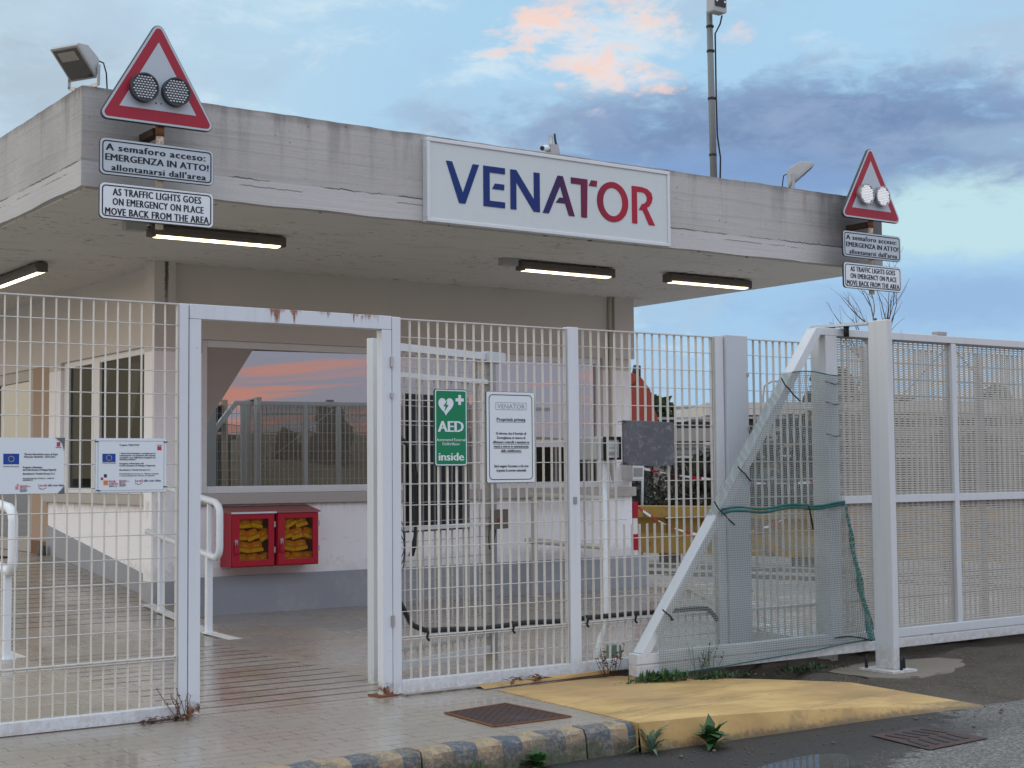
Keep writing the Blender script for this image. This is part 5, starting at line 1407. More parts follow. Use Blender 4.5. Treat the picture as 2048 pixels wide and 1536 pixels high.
# ------------------------------------------------------------------ handrails
def handrail(label, pts_top, loops, posts, base, mat, r=.032):
    t = thing('handrail', posts[0][0], label, 'handrail')
    g = MB()
    for L in loops: g.tube(L, r, 12)
    g.build('rail', mat, t)
    for a, b in posts:
        g = MB(); a_, b_ = Vector(a), Vector(b); g.box(a_.x - .027, a_.x + .027, a_.y - .027, a_.y + .027, a_.z, b_.z); g.build('post', mat, t)
        g = MB(); g.box(a_.x - .06, a_.x + .06, a_.y - .06, a_.y + .06, a_.z, a_.z + .010); g.build('base_plate', mat, t)
    return t
def arc(c, r, a0, a1, n, plane):
    return [tuple(Vector(c) + r * (math.cos(R(a0 + (a1 - a0) * k / n)) * Vector(plane[0]) + math.sin(R(a0 + (a1 - a0) * k / n)) * Vector(plane[1]))) for k in range(n + 1)]
def yloop(x, y0, y1, s):
    """closed-end loop: upper rail, rounded front end, lower rail, rising with the ramp"""
    zu, zl = 1.19, .70
    rr = .10
    up = [(x, y1, zu + s * (y1 - y0)), (x, y0 + rr, zu + s * rr)]
    P_ = up + arc((x, y0 + rr, zu - rr), rr, 90, 180, 6, ((0, 1, 0), (0, 0, 1)))[1:] + arc((x, y0 + rr, zl + rr), rr, 180, 270, 6, ((0, 1, 0), (0, 0, 1))) + [(x, y1, zl + s * (y1 - y0))]
    return P_
hx_ = 5.60
handrail('white tube handrail with a rounded end beside the red cabinets', None, [yloop(hx_, 12.56, 14.3, .11)], [((hx_, 12.80, .01), (hx_, 12.80, .70)), ((hx_, 13.94, .12), (hx_, 13.94, 1.32))], None, M['tube'])
g = MB(); g.box(hx_ - .016, hx_ + .016, 12.80 - .016, 12.80 + .016, .74, 1.18); g.build('upright', M['tube'], [o for o in COL.objects if o.name.startswith('handrail')][-1])
handrail('white tube handrail cut by the left picture edge, its rounded end showing', None, [yloop(3.56, 11.92, 15.5, .09)], [((3.56, 12.06, .0), (3.56, 12.06, .70)), ((3.56, 14.2, .15), (3.56, 14.2, 1.35))], None, M['tube'], .04)
yr = YW - .28
handrail('cream tube handrail along the front wall, seen through the right fence', None,
         [[(10.19, yr, 1.19), (11.28, yr, 1.12)] + arc((11.28, yr, 1.02), .10, 90, 0, 5, ((1, 0, 0), (0, 0, 1)))[1:] + [(11.38, yr, .66)] + arc((11.28, yr, .64), .10, 0, -90, 5, ((1, 0, 0), (0, 0, 1)))[1:] + [(10.16, yr, .655)]],
         [((10.28, yr, .0), (10.28, yr, 1.18))], None, M['tubecream'], .034)
# low white ramp edgings
for x_, y0, y1, lb in ((5.60, 12.22, 14.3, 'white painted ramp edging under the handrail beside the red cabinets'), (3.67, 12.1, 15.0, 'white painted ramp edging at the left picture edge')):
    g = MB()
    g.add([(x_ - .07, y0, .001), (x_ + .07, y0, .001), (x_ + .07, y0 + .55, .012), (x_ - .07, y0 + .55, .012), (x_ + .07, y1, .012 + .1 * (y1 - 12.7)), (x_ - .07, y1, .012 + .1 * (y1 - 12.7))], [(0, 1, 2, 3), (3, 2, 4, 5)])
    o = g.build('ramp_edging', plain('edging_worn_white', (.62, .60, .56), .7, var=.15, dirt=(.25, .21, .17), dirt_amt=.5)); tag(o, lb, 'kerb')

# ------------------------------------------------------------------ red emergency cabinets on the wall
def cabinet(x0, label, side, faded):
    w_, z0, z1, d = .485, .495, 1.06, .27
    y1 = YW - .002; y0 = y1 - d
    t = thing('red_cabinet', (x0 + w_ / 2, y1, z0), label, 'cabinet', 'red wall cabinets below the big window')
    g = MB()
    g.box(x0, x0 + .02, y0, y1, z0, z1); g.box(x0 + w_ - .02, x0 + w_, y0, y1, z0, z1); g.box(x0 + .02, x0 + w_ - .02, y0, y1, z0, z0 + .02); g.box(x0 + .02, x0 + w_ - .02, y1 - .015, y1, z0 + .02, z1)
    for k in range(5): g.box(x0 - .003, x0, y0 + .08, y0 + .15, z1 - .12 - k * .022, z1 - .112 - k * .022)
    g.build('body', M['cabred'], t, bevel=.003)
    g = MB(); g.add([(x0 - .015, y0 - .03, z1 + .002), (x0 + w_ + .015, y0 - .03, z1 + .002), (x0 + w_ + .015, y1, z1 + .06), (x0 - .015, y1, z1 + .06), (x0 - .015, y0 - .03, z1 - .012), (x0 + w_ + .015, y0 - .03, z1 - .012), (x0 + w_ + .015, y1, z1 - .005), (x0 - .015, y1, z1 - .005)],
        [(0, 1, 2, 3), (4, 7, 6, 5), (0, 4, 5, 1), (1, 5, 6, 2), (3, 2, 6, 7), (0, 3, 7, 4)])
    rf_ = g.build('roof', M['cabtop'], t)
    if faded:
        g = MB(); g.box(x0 - .012, x0 + w_ + .012, y0 - .034, y0 - .028, z1 - .014, z1 + .004); g.build('white_edge', M['signwhite'], rf_)
    g = MB(); a, b = x0 + .085, x0 + w_ - .075; za, zb_ = z0 + .07, z1 - .07
    g.ring([(x0 + .008, z0 + .012), (x0 + w_ - .008, z0 + .012), (x0 + w_ - .008, z1 - .018), (x0 + .008, z1 - .018)], [(a, za), (b, za), (b, zb_), (a, zb_)], y0 - .022, y0 - .001)
    dr = g.build('door', M['cabred'], t, bevel=.003)
    g = MB(); g.box(a, b, y0 - .012, y0 - .008, za, zb_); g.build('pane', M['cabglass'], dr)
    for zz in (z0 + .14, z1 - .16):
        g = MB(); g.box(x0 + w_ - .014, x0 + w_ + .004, y0 - .026, y0 - .006, zz, zz + .06); g.build('hinge', M['hinge'], dr)
    g = MB(); g.tube([(x0 + .045, y0 - .024, z0 + .27), (x0 + .045, y0 - .034, z0 + .27)], .02, 10); g.tube([(x0 + .034, y0 - .035, z0 + .21), (x0 + .036, y0 - .036, z0 + .255), (x0 + .055, y0 - .036, z0 + .255), (x0 + .057, y0 - .035, z0 + .21)], .005, 6); g.build('hasp', M['hinge'], dr)
    g = MB(); g.box(x0 + .022, x0 + .070, y0 - .05, y0 - .024, z0 + .145, z0 + .213); g.build('padlock', M['cabred'], dr, bevel=.006)
    rnd = random.Random(int(x0 * 100))
    for r_ in range(4):
        for c_ in range(3):
            ang = R(rnd.uniform(-28, 22)) if r_ != 1 or c_ else R(12)
            px_ = x0 + .12 + c_ * .135 + (.045 if r_ % 2 else 0); pz_ = z0 + .075 + r_ * .125
            if px_ > b + .02: continue
            k = thing('emergency_pack', (px_, y0 + .085, pz_), 'orange and yellow emergency pack stacked inside the %s red cabinet' % side, 'pack', 'packs in the %s red cabinet' % side)
            k.rotation_euler = (0, ang, 0)
            g = MB(); g.prism(rrect(-.068, .068, -.055, .06, .03), -.05, .07); g.build('shell', M['pack_o'], k, local=True, bevel=.012)
            g = MB(); g.prism(rrect(-.07, .07, -.045, -.012, .006), -.062, -.048); g.build('band', M['pack_y'], k, local=True)
            g = MB(); g.prism(rrect(-.028, .028, .012, .028, .004), -.056, -.049); g.build('tab', M['signwhite'], k, local=True)
    return t
cabinet(6.445, 'red glazed wall cabinet with a white roof edge, left of the pair', 'left', True)
cabinet(6.958, 'red glazed wall cabinet with a faded pink roof, right of the pair', 'right', False)
# the sconce on the right corner, mat, door stop
wl = thing('wall_lamp', (11.93, YW - .05, 1.28), 'small white square wall lamp with a grey face at the gatehouse corner', 'lamp')
g = MB(); g.box(11.85, 12.01, YW - .20, YW + .0, 1.33, 1.345); g.box(11.845, 12.015, YW - .21, YW, 1.345, 1.56); g.build('body', M['pvc'], wl, bevel=.008)
g = MB(); g.box(11.86, 12.0, YW - .216, YW - .209, 1.38, 1.49); g.build('face', plain('grey_lamp_face', (.30, .30, .29), .5), wl)
g = MB(); g.box(4.42, 5.25, 17.72, 18.5, .502, .515)
o = g.build('door_mat', M['black']); tag(o, 'black mat on the landing in front of the side door', 'mat')
g = MB(); g.tube([(5.70, 17.95, .5), (5.70, 17.95, .62)], [.055, .05], 12)
o = g.build('door_stop', M['darkmetal'], bevel=.004); tag(o, 'small dark pot on the landing by the side wall', 'pot')
# manhole cover and gully grate
mh = thing('manhole_cover', (5.1, 7.38, 0), 'square rusty brown manhole cover set in the paving', 'manhole cover')
g = MB(); q = [(4.88, 7.655), (5.375, 7.735), (5.39, 7.085), (4.84, 7.075)]
cxm, cym = 5.12, 7.39
g.add([(a, b, .005) for a, b in q] + [(a, b, -.02) for a, b in q], [(3, 2, 1, 0), (0, 1, 5, 4), (1, 2, 6, 5), (2, 3, 7, 6), (3, 0, 4, 7)])
m, nt, out = mk('cast_iron_studs'); p = OBJ(nt); x, y, z = SEP(nt, p)
vx = N(nt, 'ShaderNodeTexBrick', {'offset': .5}, {'Vector': MAPV(nt, p, (1, 1, 0)), 'Scale': 1.0, 'Mortar Size': .009, 'Brick Width': .06, 'Row Height': .03, 'Color1': (.085, .04, .032, 1), 'Color2': (.11, .05, .038, 1), 'Mortar': (.025, .014, .012, 1)})
n1 = NOISE(nt, p, 3, 5, .6)
c = MIX(nt, MA(nt, 'MULTIPLY', STEP(nt, n1, .55, .7), .6), vx.outputs[0], (.06, .065, .085))
PB(nt, out, c, .75, .2, BUMP(nt, MA(nt, 'SUBTRACT', NOISE(nt, p, 60, 3, .6), MA(nt, 'MULTIPLY', vx.outputs[1], 2)), .6, .006))
g.build('lid', m, mh)
g = MB()
for i in range(4):
    a, b = q[i], q[(i + 1) % 4]
    g.bar((a[0], a[1], .0045), (b[0], b[1], .0045), .022, .006)
g.build('rim', M['rust'], mh)
gr = thing('drain_grate', (7.2, 5.95, -.16), 'brown slotted drain grate in the road beyond the yellow crossover', 'grate')
qa, qb, qc, qd = Vector((6.99, 6.20, -.153)), Vector((7.46, 6.21, -.153)), Vector((7.47, 5.70, -.153)), Vector((6.89, 5.67, -.153))
def Q(u, v): return (qa.lerp(qb, u)).lerp(qd.lerp(qc, u), v)
g = MB(); g.add([qa, qb, qc, qd], [(3, 2, 1, 0)]); g.build('plate', plain('grate_iron', (.075, .045, .042), .6, .3, var=.2, bump=.3), gr)
g = MB()
for k in range(5):
    for v0, v1 in ((.14, .46), (.54, .86)):
        u = .16 + k * .17
        a, b = Q(u, v0), Q(u + .06 * (1 if v0 < .3 else -1), v1)
        g.bar(a + Vector((0, 0, .002)), b + Vector((0, 0, .002)), .03, .003)
g.build('slot', M['black'], gr)

# ================================================================== PLANTS
def leaf_quad(g, base, d, length, width, m=0, droop=.3, up=Vector((0, 0, 1))):
    d = Vector(d).normalized(); s = d.cross(up)
    if s.length < .05: s = Vector((1, 0, 0))
    s = s.normalized() * width / 2
    base = Vector(base); mid = base + d * length * .5 + Vector((0, 0, length * .05)); tip = base + d * length - Vector((0, 0, droop * length * .5))
    g.add([base - s * .25, base + s * .25, mid + s, mid - s, tip], [(0, 1, 2, 3), (3, 2, 4)], m, False)
def weed(loc, label, kind, n, h, w_, mats, seed, spread=1.0):
    rnd = random.Random(seed); g = MB(); loc = Vector(loc)
    if kind == 'rosette':
        for k in range(n):
            a = rnd.uniform(0, 6.28); e = rnd.uniform(.25, 1.25)
            zz = rnd.uniform(0, .35) * h
            leaf_quad(g, loc + Vector((0, 0, zz)), (math.cos(a) * math.cos(e), math.sin(a) * math.cos(e), math.sin(e)), h * rnd.uniform(.55, .95), w_ * rnd.uniform(.7, 1.2), 0, rnd.uniform(.1, .6))
        for k in range(4): g.tube([loc, loc + Vector((rnd.uniform(-.02, .02), rnd.uniform(-.02, .02), h * .5))], .004, 5, 0)
    elif kind == 'grass':
        for k in range(n):
            off_ = rnd.gauss(0, .5); b = loc + Vector((off_ * spread, rnd.gauss(0, .1) * spread, 0))
            a = rnd.uniform(0, 6.28); e = rnd.uniform(.15, 1.5); L = h * rnd.uniform(.3, 1.0) * math.exp(-off_ * off_ * .8)
            leaf_quad(g, b, (math.cos(a) * math.cos(e), math.sin(a) * math.cos(e), math.sin(e)), L, w_ * rnd.uniform(.6, 1.3), rnd.choice([0, 0, 0, 1]) if len(mats) > 1 else 0, rnd.uniform(.1, .7))
    elif kind == 'stalk':
        for k in range(n):
            a = rnd.uniform(0, 6.28); L = h * rnd.uniform(.45, 1.0)
            p = loc + Vector((rnd.uniform(-.05, .05) * spread, rnd.uniform(-.03, .03), 0)); pts = [p]
            d = Vector((math.cos(a) * .35, math.sin(a) * .25, 1)).normalized()
            for q in range(4):
                d = (d + Vector((rnd.uniform(-.25, .25), rnd.uniform(-.2, .2), rnd.uniform(-.1, .1)))).normalized(); p = p + d * L / 4; pts.append(p)
                if q > 0:
                    for _ in range(2):
                        b = rnd.uniform(0, 6.28); leaf_quad(g, p, (math.cos(b), math.sin(b), rnd.uniform(.2, 1)), L * rnd.uniform(.10, .22), w_, rnd.choice([0, 1]) if len(mats) > 1 else 0)
            g.tube(pts, .0022, 4, 0)
    o = g.build('weed', mats); tag(o, label, 'weed')
    return o
weed((5.98, 6.50, -.17), 'broad leaved green weed growing against the yellow kerb face', 'rosette', 46, .19, .055, [M['leaf_green']], 3)
weed((5.60, 6.60, -.17), 'spiky grey green weed at the end of the striped kerb', 'rosette', 26, .22, .026, [M['leaf_grey']], 4)
weed((4.81, 6.62, -.165), 'low round leaved weed at the foot of a yellow kerb band', 'rosette', 40, .12, .055, [M['leaf_green']], 5)
weed((4.42, 6.62, -.165), 'tuft of grass at the foot of the striped kerb, leftmost of the kerb plants', 'grass', 40, .15, .012, [M['leaf_green']], 6, .09)
weed((6.72, 8.33, .0), 'dead brown weed standing at the left end of the gate tail', 'stalk', 13, .24, .022, [M['leaf_brown'], M['leaf_dry']], 7, 1.4)
weed((6.95, 8.05, -.02), 'green grass tuft at the foot of the sliding gate tail', 'grass', 230, .12, .02, [M['leaf_green'], M['leaf_dark']], 8, .30)
weed((7.45, 8.03, -.045), 'low clump of weeds under the bottom beam of the sliding gate', 'grass', 200, .09, .02, [M['leaf_dark'], M['leaf_green']], 9, .32)
weed((7.35, 8.05, -.03), 'thin seedy stems rising in front of the gate beam', 'stalk', 12, .26, .010, [M['leaf_green'], M['leaf_dark']], 10, 2.2)
weed((8.35, 8.02, -.07), 'dark weeds in the shade under the gate beside the guide post', 'grass', 160, .10, .022, [M['leaf_dark']], 11, .32)
weed((3.50, 8.42, .0), 'dry yellow weed rooted at the foot of the left gate post', 'stalk', 9, .21, .012, [M['leaf_dry'], M['leaf_brown']], 12, 1.3)
g = MB(); rnd = random.Random(5)
for k in range(60):
    a = rnd.uniform(0, 6.28); leaf_quad(g, (3.47 + rnd.uniform(-.20, .12), 8.42 + rnd.uniform(-.03, .04), .004 + rnd.uniform(0, .03)), (math.cos(a), math.sin(a), rnd.uniform(-.1, .3)), .055, .022, 0)
o = g.build('leaf_litter', M['leaf_brown']); tag(o, 'heap of brown leaf litter at the foot of the left gate post', 'leaves', kind='stuff')
g = MB()
for k in range(26):
    a = rnd.uniform(0, 6.28); leaf_quad(g, (6.02 + rnd.uniform(-.14, .14), 8.40 + rnd.uniform(-.03, .03), .02 + rnd.uniform(0, .025)), (math.cos(a), math.sin(a), rnd.uniform(-.1, .3)), .09, .03, 0)
o = g.build('leaf_litter', M['leaf_brown']); tag(o, 'dead leaves lying below the fence rail under the notice sign', 'leaves', kind='stuff')
# pebbles and grit along the gutter and verge
g = MB(); rnd = random.Random(9)
for k in range(420):
    if rnd.random() < .35: xx, yy = rnd.uniform(5.6, 9.0), 6.50 + abs(rnd.gauss(0, .32)) * -1
    else: xx, yy = rnd.uniform(8.5, 12.5), rnd.uniform(6.3, 7.9)
    zz = hv(xx, yy) if yy > 6.5 else -.158
    s_ = rnd.uniform(.003, .008) * (2.2 if rnd.random() < .07 else 1)
    g.blob((xx, yy, zz + s_ * .3), (s_, s_ * .8, s_ * .6), 0, 5, 3)
o = g.build('gravel', plain('grit', (.13, .115, .095), .9, var=.4, scale=30), kind='stuff'); tag(o, 'loose grit and pebbles along the gutter and the dark verge', 'gravel', kind='stuff')

# ================================================================== THE YARD AND WHAT LIES BEYOND
# yellow steel barrier
yb_ = thing('steel_barrier', (16.2, 17.4, 0), 'long rusty yellow steel barrier lying across the yard', 'barrier')
A_, B_ = Vector((15.55, 18.72, 0)), Vector((17.2, 14.0, 0))
A_ = A_ + (A_ - B_).normalized() * 1.6; dirn = (B_ - A_).normalized(); B_ = B_ + dirn * 6
nrm = Vector((-dirn.y, dirn.x, 0))
if nrm.dot(Vector((-1, -1, 0))) < 0: nrm = -nrm
g = MB(); g.bar(A_ + Vector((0, 0, .45)), B_ + Vector((0, 0, .45)), .05, .62); g.build('web', M['steel_y'], yb_)
g = MB(); g.bar(A_ + Vector((0, 0, .80)), B_ + Vector((0, 0, .80)), .34, .18); g.build('top_flange', M['steel_y'], yb_)
g = MB(); g.bar(A_ + nrm * .06 + Vector((0, 0, .30)), B_ + nrm * .06 + Vector((0, 0, .30)), .10, .32); g.build('lower_flange', M['steel_y'], yb_)
Ltot = (B_ - A_).length
for k in range(12):
    c_ = A_ + dirn * (Ltot * k / 11); g = MB(); g.box(c_.x - .12, c_.x + .12, c_.y - .12, c_.y + .12, 0, .15); g.build('foot', M['darkmetal'], yb_)
for k in range(20):
    c_ = A_ + dirn * (Ltot * (k + .5) / 20) + nrm * .04; g = MB(); g.bar(c_ + Vector((0, 0, .14)), c_ + Vector((0, 0, .72)), .03, .1); g.build('stiffener', M['steel_y'], yb_)
# pale edging lines in the yard
for k, (off, w_, lb) in enumerate(((-1.1, .30, 'nearest the yellow barrier'), (-2.5, .22, 'nearer the gatehouse'))):
    a = A_ + nrm * -off; b = B_ + nrm * -off
    g = MB(); g.bar(a + Vector((0, 0, .02)), b + Vector((0, 0, .02)), w_, .06)
    o = g.build('yard_edging', M['concfar']); tag(o, 'low pale concrete edging in the yard, ' + lb, 'edging')
# red and white guard post at the wall's end
rp_ = thing('guard_post', (12.06, YW + .0, .39), 'red and white banded guard post at the right end of the front wall', 'post')
g = MB(); g.box(12.035, 12.105, YW + .02, YW + .10, .30, 1.06); g.build('post', M['tapewhite'], rp_)
for za, zb_ in ((.86, 1.065), (.46, .66)):
    g = MB(); g.box(12.03, 12.11, YW + .015, YW + .105, za, zb_); g.build('red_band', M['stripe_r'], rp_)
# warning tapes
def tape(a, b, sag, label, n=40, h=.035):
    a, b = Vector(a), Vector(b); g = MB()
    def pt(u, dz): return a.lerp(b, u) + Vector((.02 * math.sin(u * 15), .05 * math.sin(u * 11), -sag * 4 * u * (1 - u) + dz * (.6 + .4 * math.sin(u * 23))))
    for k in range(n): g.add([pt(k / n, -h / 2), pt((k + 1) / n, -h / 2), pt((k + 1) / n, h / 2), pt(k / n, h / 2)], [(0, 1, 2, 3)], 1 if k % 4 < 2 else 0)
    tag(g.build('barrier_tape', [M['tapewhite'], M['stripe_r']]), label, 'tape')
tape((12.1, YW + .06, 1.02), (15.8, 15.6, .75), .34, 'red and white tape sagging from the guard post to the yellow barrier')
tape((12.05, YW + .06, 1.52), (14.3, 13.3, 1.30), .10, 'red and white tape strung from the wall to the yellow pole')
# yellow-sleeved pole behind the netting
yp = thing('sleeved_pole', (14.3, 13.3, 0), 'dark pole with a yellow sleeve standing behind the netting', 'pole')
g = MB(); g.tube([(14.3, 13.3, 0), (14.3, 13.3, 2.0)], .045, 10); g.build('pole', M['darkmetal'], yp)
g = MB(); g.tube([(14.3, 13.3, .35), (14.3, 13.3, 1.42)], .075, 12); g.build('sleeve', plain('yellow_sleeve', (.45, .33, .06), .5), yp)
g = MB(); g.tube([(14.3, 13.3, 1.75), (14.3, 13.3, 2.05)], .055, 12); g.build('cap', M['signwhite'], yp)
for k, (dx_, lb) in enumerate(((0, 'left'), (.17, 'right'))):
    g = MB(); g.tube([(15.62 + dx_, 18.9 - dx_ * .7, 0), (15.72 + dx_, 18.95 - dx_ * .7, 1.75)], .022, 8)
    o = g.build('thin_pole', M['galv']); tag(o, 'thin grey pole leaning in front of the dark hedge, %s of the two' % lb, 'pole', 'thin poles by the hedge')

# dark hedge
def leafcloud(g, c, r, n, s, rnd, m=0, flat=1.0):
    for k in range(n):
        u = Vector((rnd.gauss(0, 1), rnd.gauss(0, 1), rnd.gauss(0, 1))).normalized() * (rnd.random() ** .4)
        p = Vector(c) + Vector((u.x * r[0], u.y * r[1], u.z * r[2]))
        a = Vector((rnd.gauss(0, 1), rnd.gauss(0, 1), rnd.gauss(0, 1))).normalized(); b = a.cross(Vector((rnd.gauss(0, 1), rnd.gauss(0, 1), rnd.gauss(0, 1)))).normalized()
        q = s * rnd.uniform(.6, 1.4)
        g.add([p - a * q, p + b * q * .5, p + a * q, p - b * q * .5], [(0, 1, 2, 3)], m)
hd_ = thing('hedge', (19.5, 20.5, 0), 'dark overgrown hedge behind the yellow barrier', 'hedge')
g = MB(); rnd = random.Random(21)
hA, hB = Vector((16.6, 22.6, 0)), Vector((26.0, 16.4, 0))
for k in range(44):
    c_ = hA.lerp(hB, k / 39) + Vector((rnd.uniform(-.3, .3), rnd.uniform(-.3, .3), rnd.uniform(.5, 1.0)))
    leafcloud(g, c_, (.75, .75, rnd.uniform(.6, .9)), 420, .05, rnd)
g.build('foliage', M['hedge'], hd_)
g = MB()
for k in range(60):
    c_ = hA.lerp(hB, rnd.random()); c_.z = 0
    g.tube([c_, c_ + Vector((rnd.uniform(-.3, .3), rnd.uniform(-.3, .3), .7)), c_ + Vector((rnd.uniform(-.6, .6), rnd.uniform(-.6, .6), rnd.uniform(1.2, 1.75)))], [.03, .02, .008], 5)
g.build('branches', M['bark'], hd_)

# excavator half hidden by the gatehouse
ex = thing('excavator', (21.52, 25.78, 0), 'orange excavator half hidden behind the right end of the gatehouse', 'excavator', rz=R(-35))
pf = [(-1.5, 2.3), (.20, 2.3), (.42, 2.45), (.46, 2.60), (.34, 2.95), (.30, 3.25), (.10, 3.52), (-.08, 3.62), (-1.4, 3.62), (-1.5, 2.0)]
g = MB(); g.prism(pf, -.7, .7); g.build('cab_body', M['excav'], ex, local=True, bevel=.03)
g = MB(); g.prism([(-.9, 2.9), (-.22, 2.9), (-.25, 3.42), (-.9, 3.42)], -.72, -.69); g.build('cab_window', M['sheddark'], ex, local=True)
g = MB(); g.tube([(.02, -.45, 2.9), (.02, -.45, 3.65), (.04, -.45, 3.80)], [.10, .10, .085], 10); g.build('exhaust_stack', M['black'], ex, local=True)
g = MB(); g.prism(rrect(-1.7, .7, 0, .8, .38), -.95, -.45); g.prism(rrect(-1.7, .7, 0, .8, .38), .45, .95); g.box(-1.2, .3, -.5, .5, .5, 2.3); g.build('tracks', M['black'], ex, local=True)
g = MB(); g.bar((-1.2, 0, 2.4), (-2.6, 0, 4.4), .3, .4); g.bar((-2.6, 0, 4.4), (-4.2, 0, 2.8), .25, .3); g.build('boom', M['excav'], ex, local=True)

# pipe gallery / conveyor: long concrete deck on posts
def along(a, b): return (Vector(b) - Vector(a)).normalized()
pg_ = thing('pipe_gallery', (29, 29, 0), 'long raised concrete pipe gallery crossing behind the hedge', 'gallery')
gA, gB = Vector((23.2, 32.6, 0)), Vector((40.0, 20.8, 0)); gd = along(gA, gB)
for nm, z, w_, h_, mt in (('handrail', 2.86, .10, .06, 'galv'), ('deck', 2.40, 1.6, .34, 'concfar'), ('pipe', 2.10, .20, .07, 'tapewhite'), ('pipe', 1.82, .20, .06, 'tapewhite'), ('pipe', 1.95, .4, .10, 'galv')):
    g = MB(); g.bar(gA + Vector((0, 0, z)), gB + Vector((0, 0, z)), w_, h_); g.build(nm, M[mt], pg_)
g = MB(); g.bar(gA + Vector((.3, .4, 2.69)), gB + Vector((.3, .4, 2.69)), .6, .16); g.build('dark_gap_strip', M['sheddark'], pg_)  # dark gap between deck and handrail, put in as a dark strip
for k in range(7):
    c_ = gA.lerp(gB, (k + .3) / 7); g = MB(); g.box(c_.x - .16, c_.x + .16, c_.y - .16, c_.y + .16, 0, 2.22); g.build('post', M['concfar'], pg_)
g = MB(); g.bar(gA + Vector((1.0, 1.4, .9)), gB + Vector((1.0, 1.4, .9)), .2, 1.8); 
o = g.build('dark_wall', M['sheddark'], pg_)
M['shedgreen'] = plain('shed_dull_green_sheet', (.06, .075, .065), .7, var=.2, scale=.5)
# low industrial shed with a pale fascia
sd = thing('industrial_shed', (40, 34, 0), 'low industrial shed with a pale roof edge and dark openings', 'building')
sA, sB = Vector((34.3, 37.4, 0)), Vector((50.0, 26.4, 0)); s_d = along(sA, sB); s_n = Vector((.57, .82, 0))
def quadbox(a, b, dep, z0, z1, mt, nm):
    g = MB(); q = s_n * dep
    vs = [a, b, b + q, a + q]; vs = [Vector((v.x, v.y, z0)) for v in vs] + [Vector((v.x, v.y, z1)) for v in vs]
    g.add(vs, [(0, 3, 2, 1), (4, 5, 6, 7), (0, 1, 5, 4), (1, 2, 6, 5), (2, 3, 7, 6), (3, 0, 4, 7)]); return g.build(nm, M[mt], sd)
quadbox(sA - s_n * .5, sB - s_n * .5, 9, 3.30, 3.72, 'shedpale', 'roof')
quadbox(sA, sB, 8, 0, 2.2, 'shedgreen', 'wall')
quadbox(sA + s_n * .3, sB, 7.5, 2.2, 3.30, 'sheddark', 'window_band')
for k in range(12):
    c_ = sA.lerp(sB, k / 11); quadbox(c_ - s_n * .06, c_ + s_d * .25 - s_n * .06, .3, 2.2, 3.30, 'shedpale', 'pier')

# bare tree
def bare_tree(loc, h, label, seed):
    rnd = random.Random(seed); t = thing('bare_tree', loc, label, 'tree'); loc = Vector(loc)
    tr_, br = MB(), MB()
    def grow(p, d, L, r, lev):
        n = 4; pts = [p]; rs = [r]
        for k in range(n):
            d = (d + Vector((rnd.gauss(0, .10), rnd.gauss(0, .10), rnd.gauss(.03, .06)))).normalized()
            p = p + d * L / n; pts.append(p); rs.append(r * (1 - .45 * (k + 1) / n))
        (tr_ if lev == 0 else br).tube(pts, rs, 7 if lev < 2 else 4, 0, cap=False)
        if lev < 4:
            for k in range(3 if lev < 2 else 3):
                i = rnd.randint(2, n) if lev else n - (k == 2)
                a = rnd.uniform(0, 6.28); sp_ = rnd.uniform(.35, .75)
                nd = (d + Vector((math.cos(a) * sp_, math.sin(a) * sp_, .12))).normalized()
                grow(pts[i], nd, L * rnd.uniform(.55, .78), rs[i] * .68, lev + 1)
    grow(loc, Vector((0, 0, 1)), h * .42, h * .024, 0)
    tr_.build('trunk', M['bark'], t); br.build('branches', M['bark'], t)
    return t
bare_tree((34.9, 30.3, 0), 8.3, 'bare winter tree behind the sliding gate, twigs against the sky', 4)

# leafy trees at the far side of the yard
def tree(loc, h, r, label, cat, mat, seed, group, n=900, crown=.62, s=.34, shape=1.0):
    rnd = random.Random(seed); loc = Vector(loc); t = thing(cat.replace(' ', '_'), loc, label, cat, group)
    g = MB(); g.tube([loc, loc + Vector((rnd.uniform(-.2, .2), 0, h * .35)), loc + Vector((rnd.uniform(-.3, .3), 0, h * .75))], [h * .028, h * .02, h * .008], 7)
    for k in range(6):
        a = rnd.uniform(0, 6.28); b0 = loc + Vector((0, 0, h * rnd.uniform(.3, .6)))
        g.tube([b0, b0 + Vector((math.cos(a) * r * .5, math.sin(a) * r * .5, h * .15)), b0 + Vector((math.cos(a) * r * .8, math.sin(a) * r * .8, h * .25))], [h * .01, h * .007, h * .003], 5)
    g.build('trunk', M['bark'], t)
    g = MB()
    for k in range(9):
        a = rnd.uniform(0, 6.28); q = rnd.random() ** .6
        zc = h * (1 - crown) + h * crown * rnd.uniform(.15, .95)
        rr = r * (1 if shape else max(.12, 1.15 * (h - zc) / (h * crown)))
        leafcloud(g, loc + Vector((math.cos(a) * rr * q * .7, math.sin(a) * rr * q * .7, zc)), (rr * .5, rr * .5, h * crown * .2), n // 9, s, rnd)
    g.build('crown', M[mat], t)
    return t
def ray_pt(azd, dist): return (math.sin(R(azd)) * dist, math.cos(R(azd)) * dist, 0)
for i, (azd, dist, h, r) in enumerate(((40.4, 96, 7.4, 2.6), (41.3, 100, 6.6, 2.2), (42.6, 118, 6.3, 1.8), (43.4, 108, 8.6, 1.6), (44.1, 112, 7.4, 2.4), (46.0, 100, 6.8, 2.6), (47.1, 92, 8.8, 2.0), (47.8, 92, 9.0, 1.9), (49.2, 104, 7.6, 2.8), (51.3, 100, 7.4, 3.0), (53.5, 98, 7.8, 3.0))):
    tree(ray_pt(azd, dist), h * .80, r * .8, 'dark tree in the row beyond the yard, seen through the fence bars', 'tree', 'leaf_dark', 40 + i, 'trees beyond the yard', 800, .75, .42)
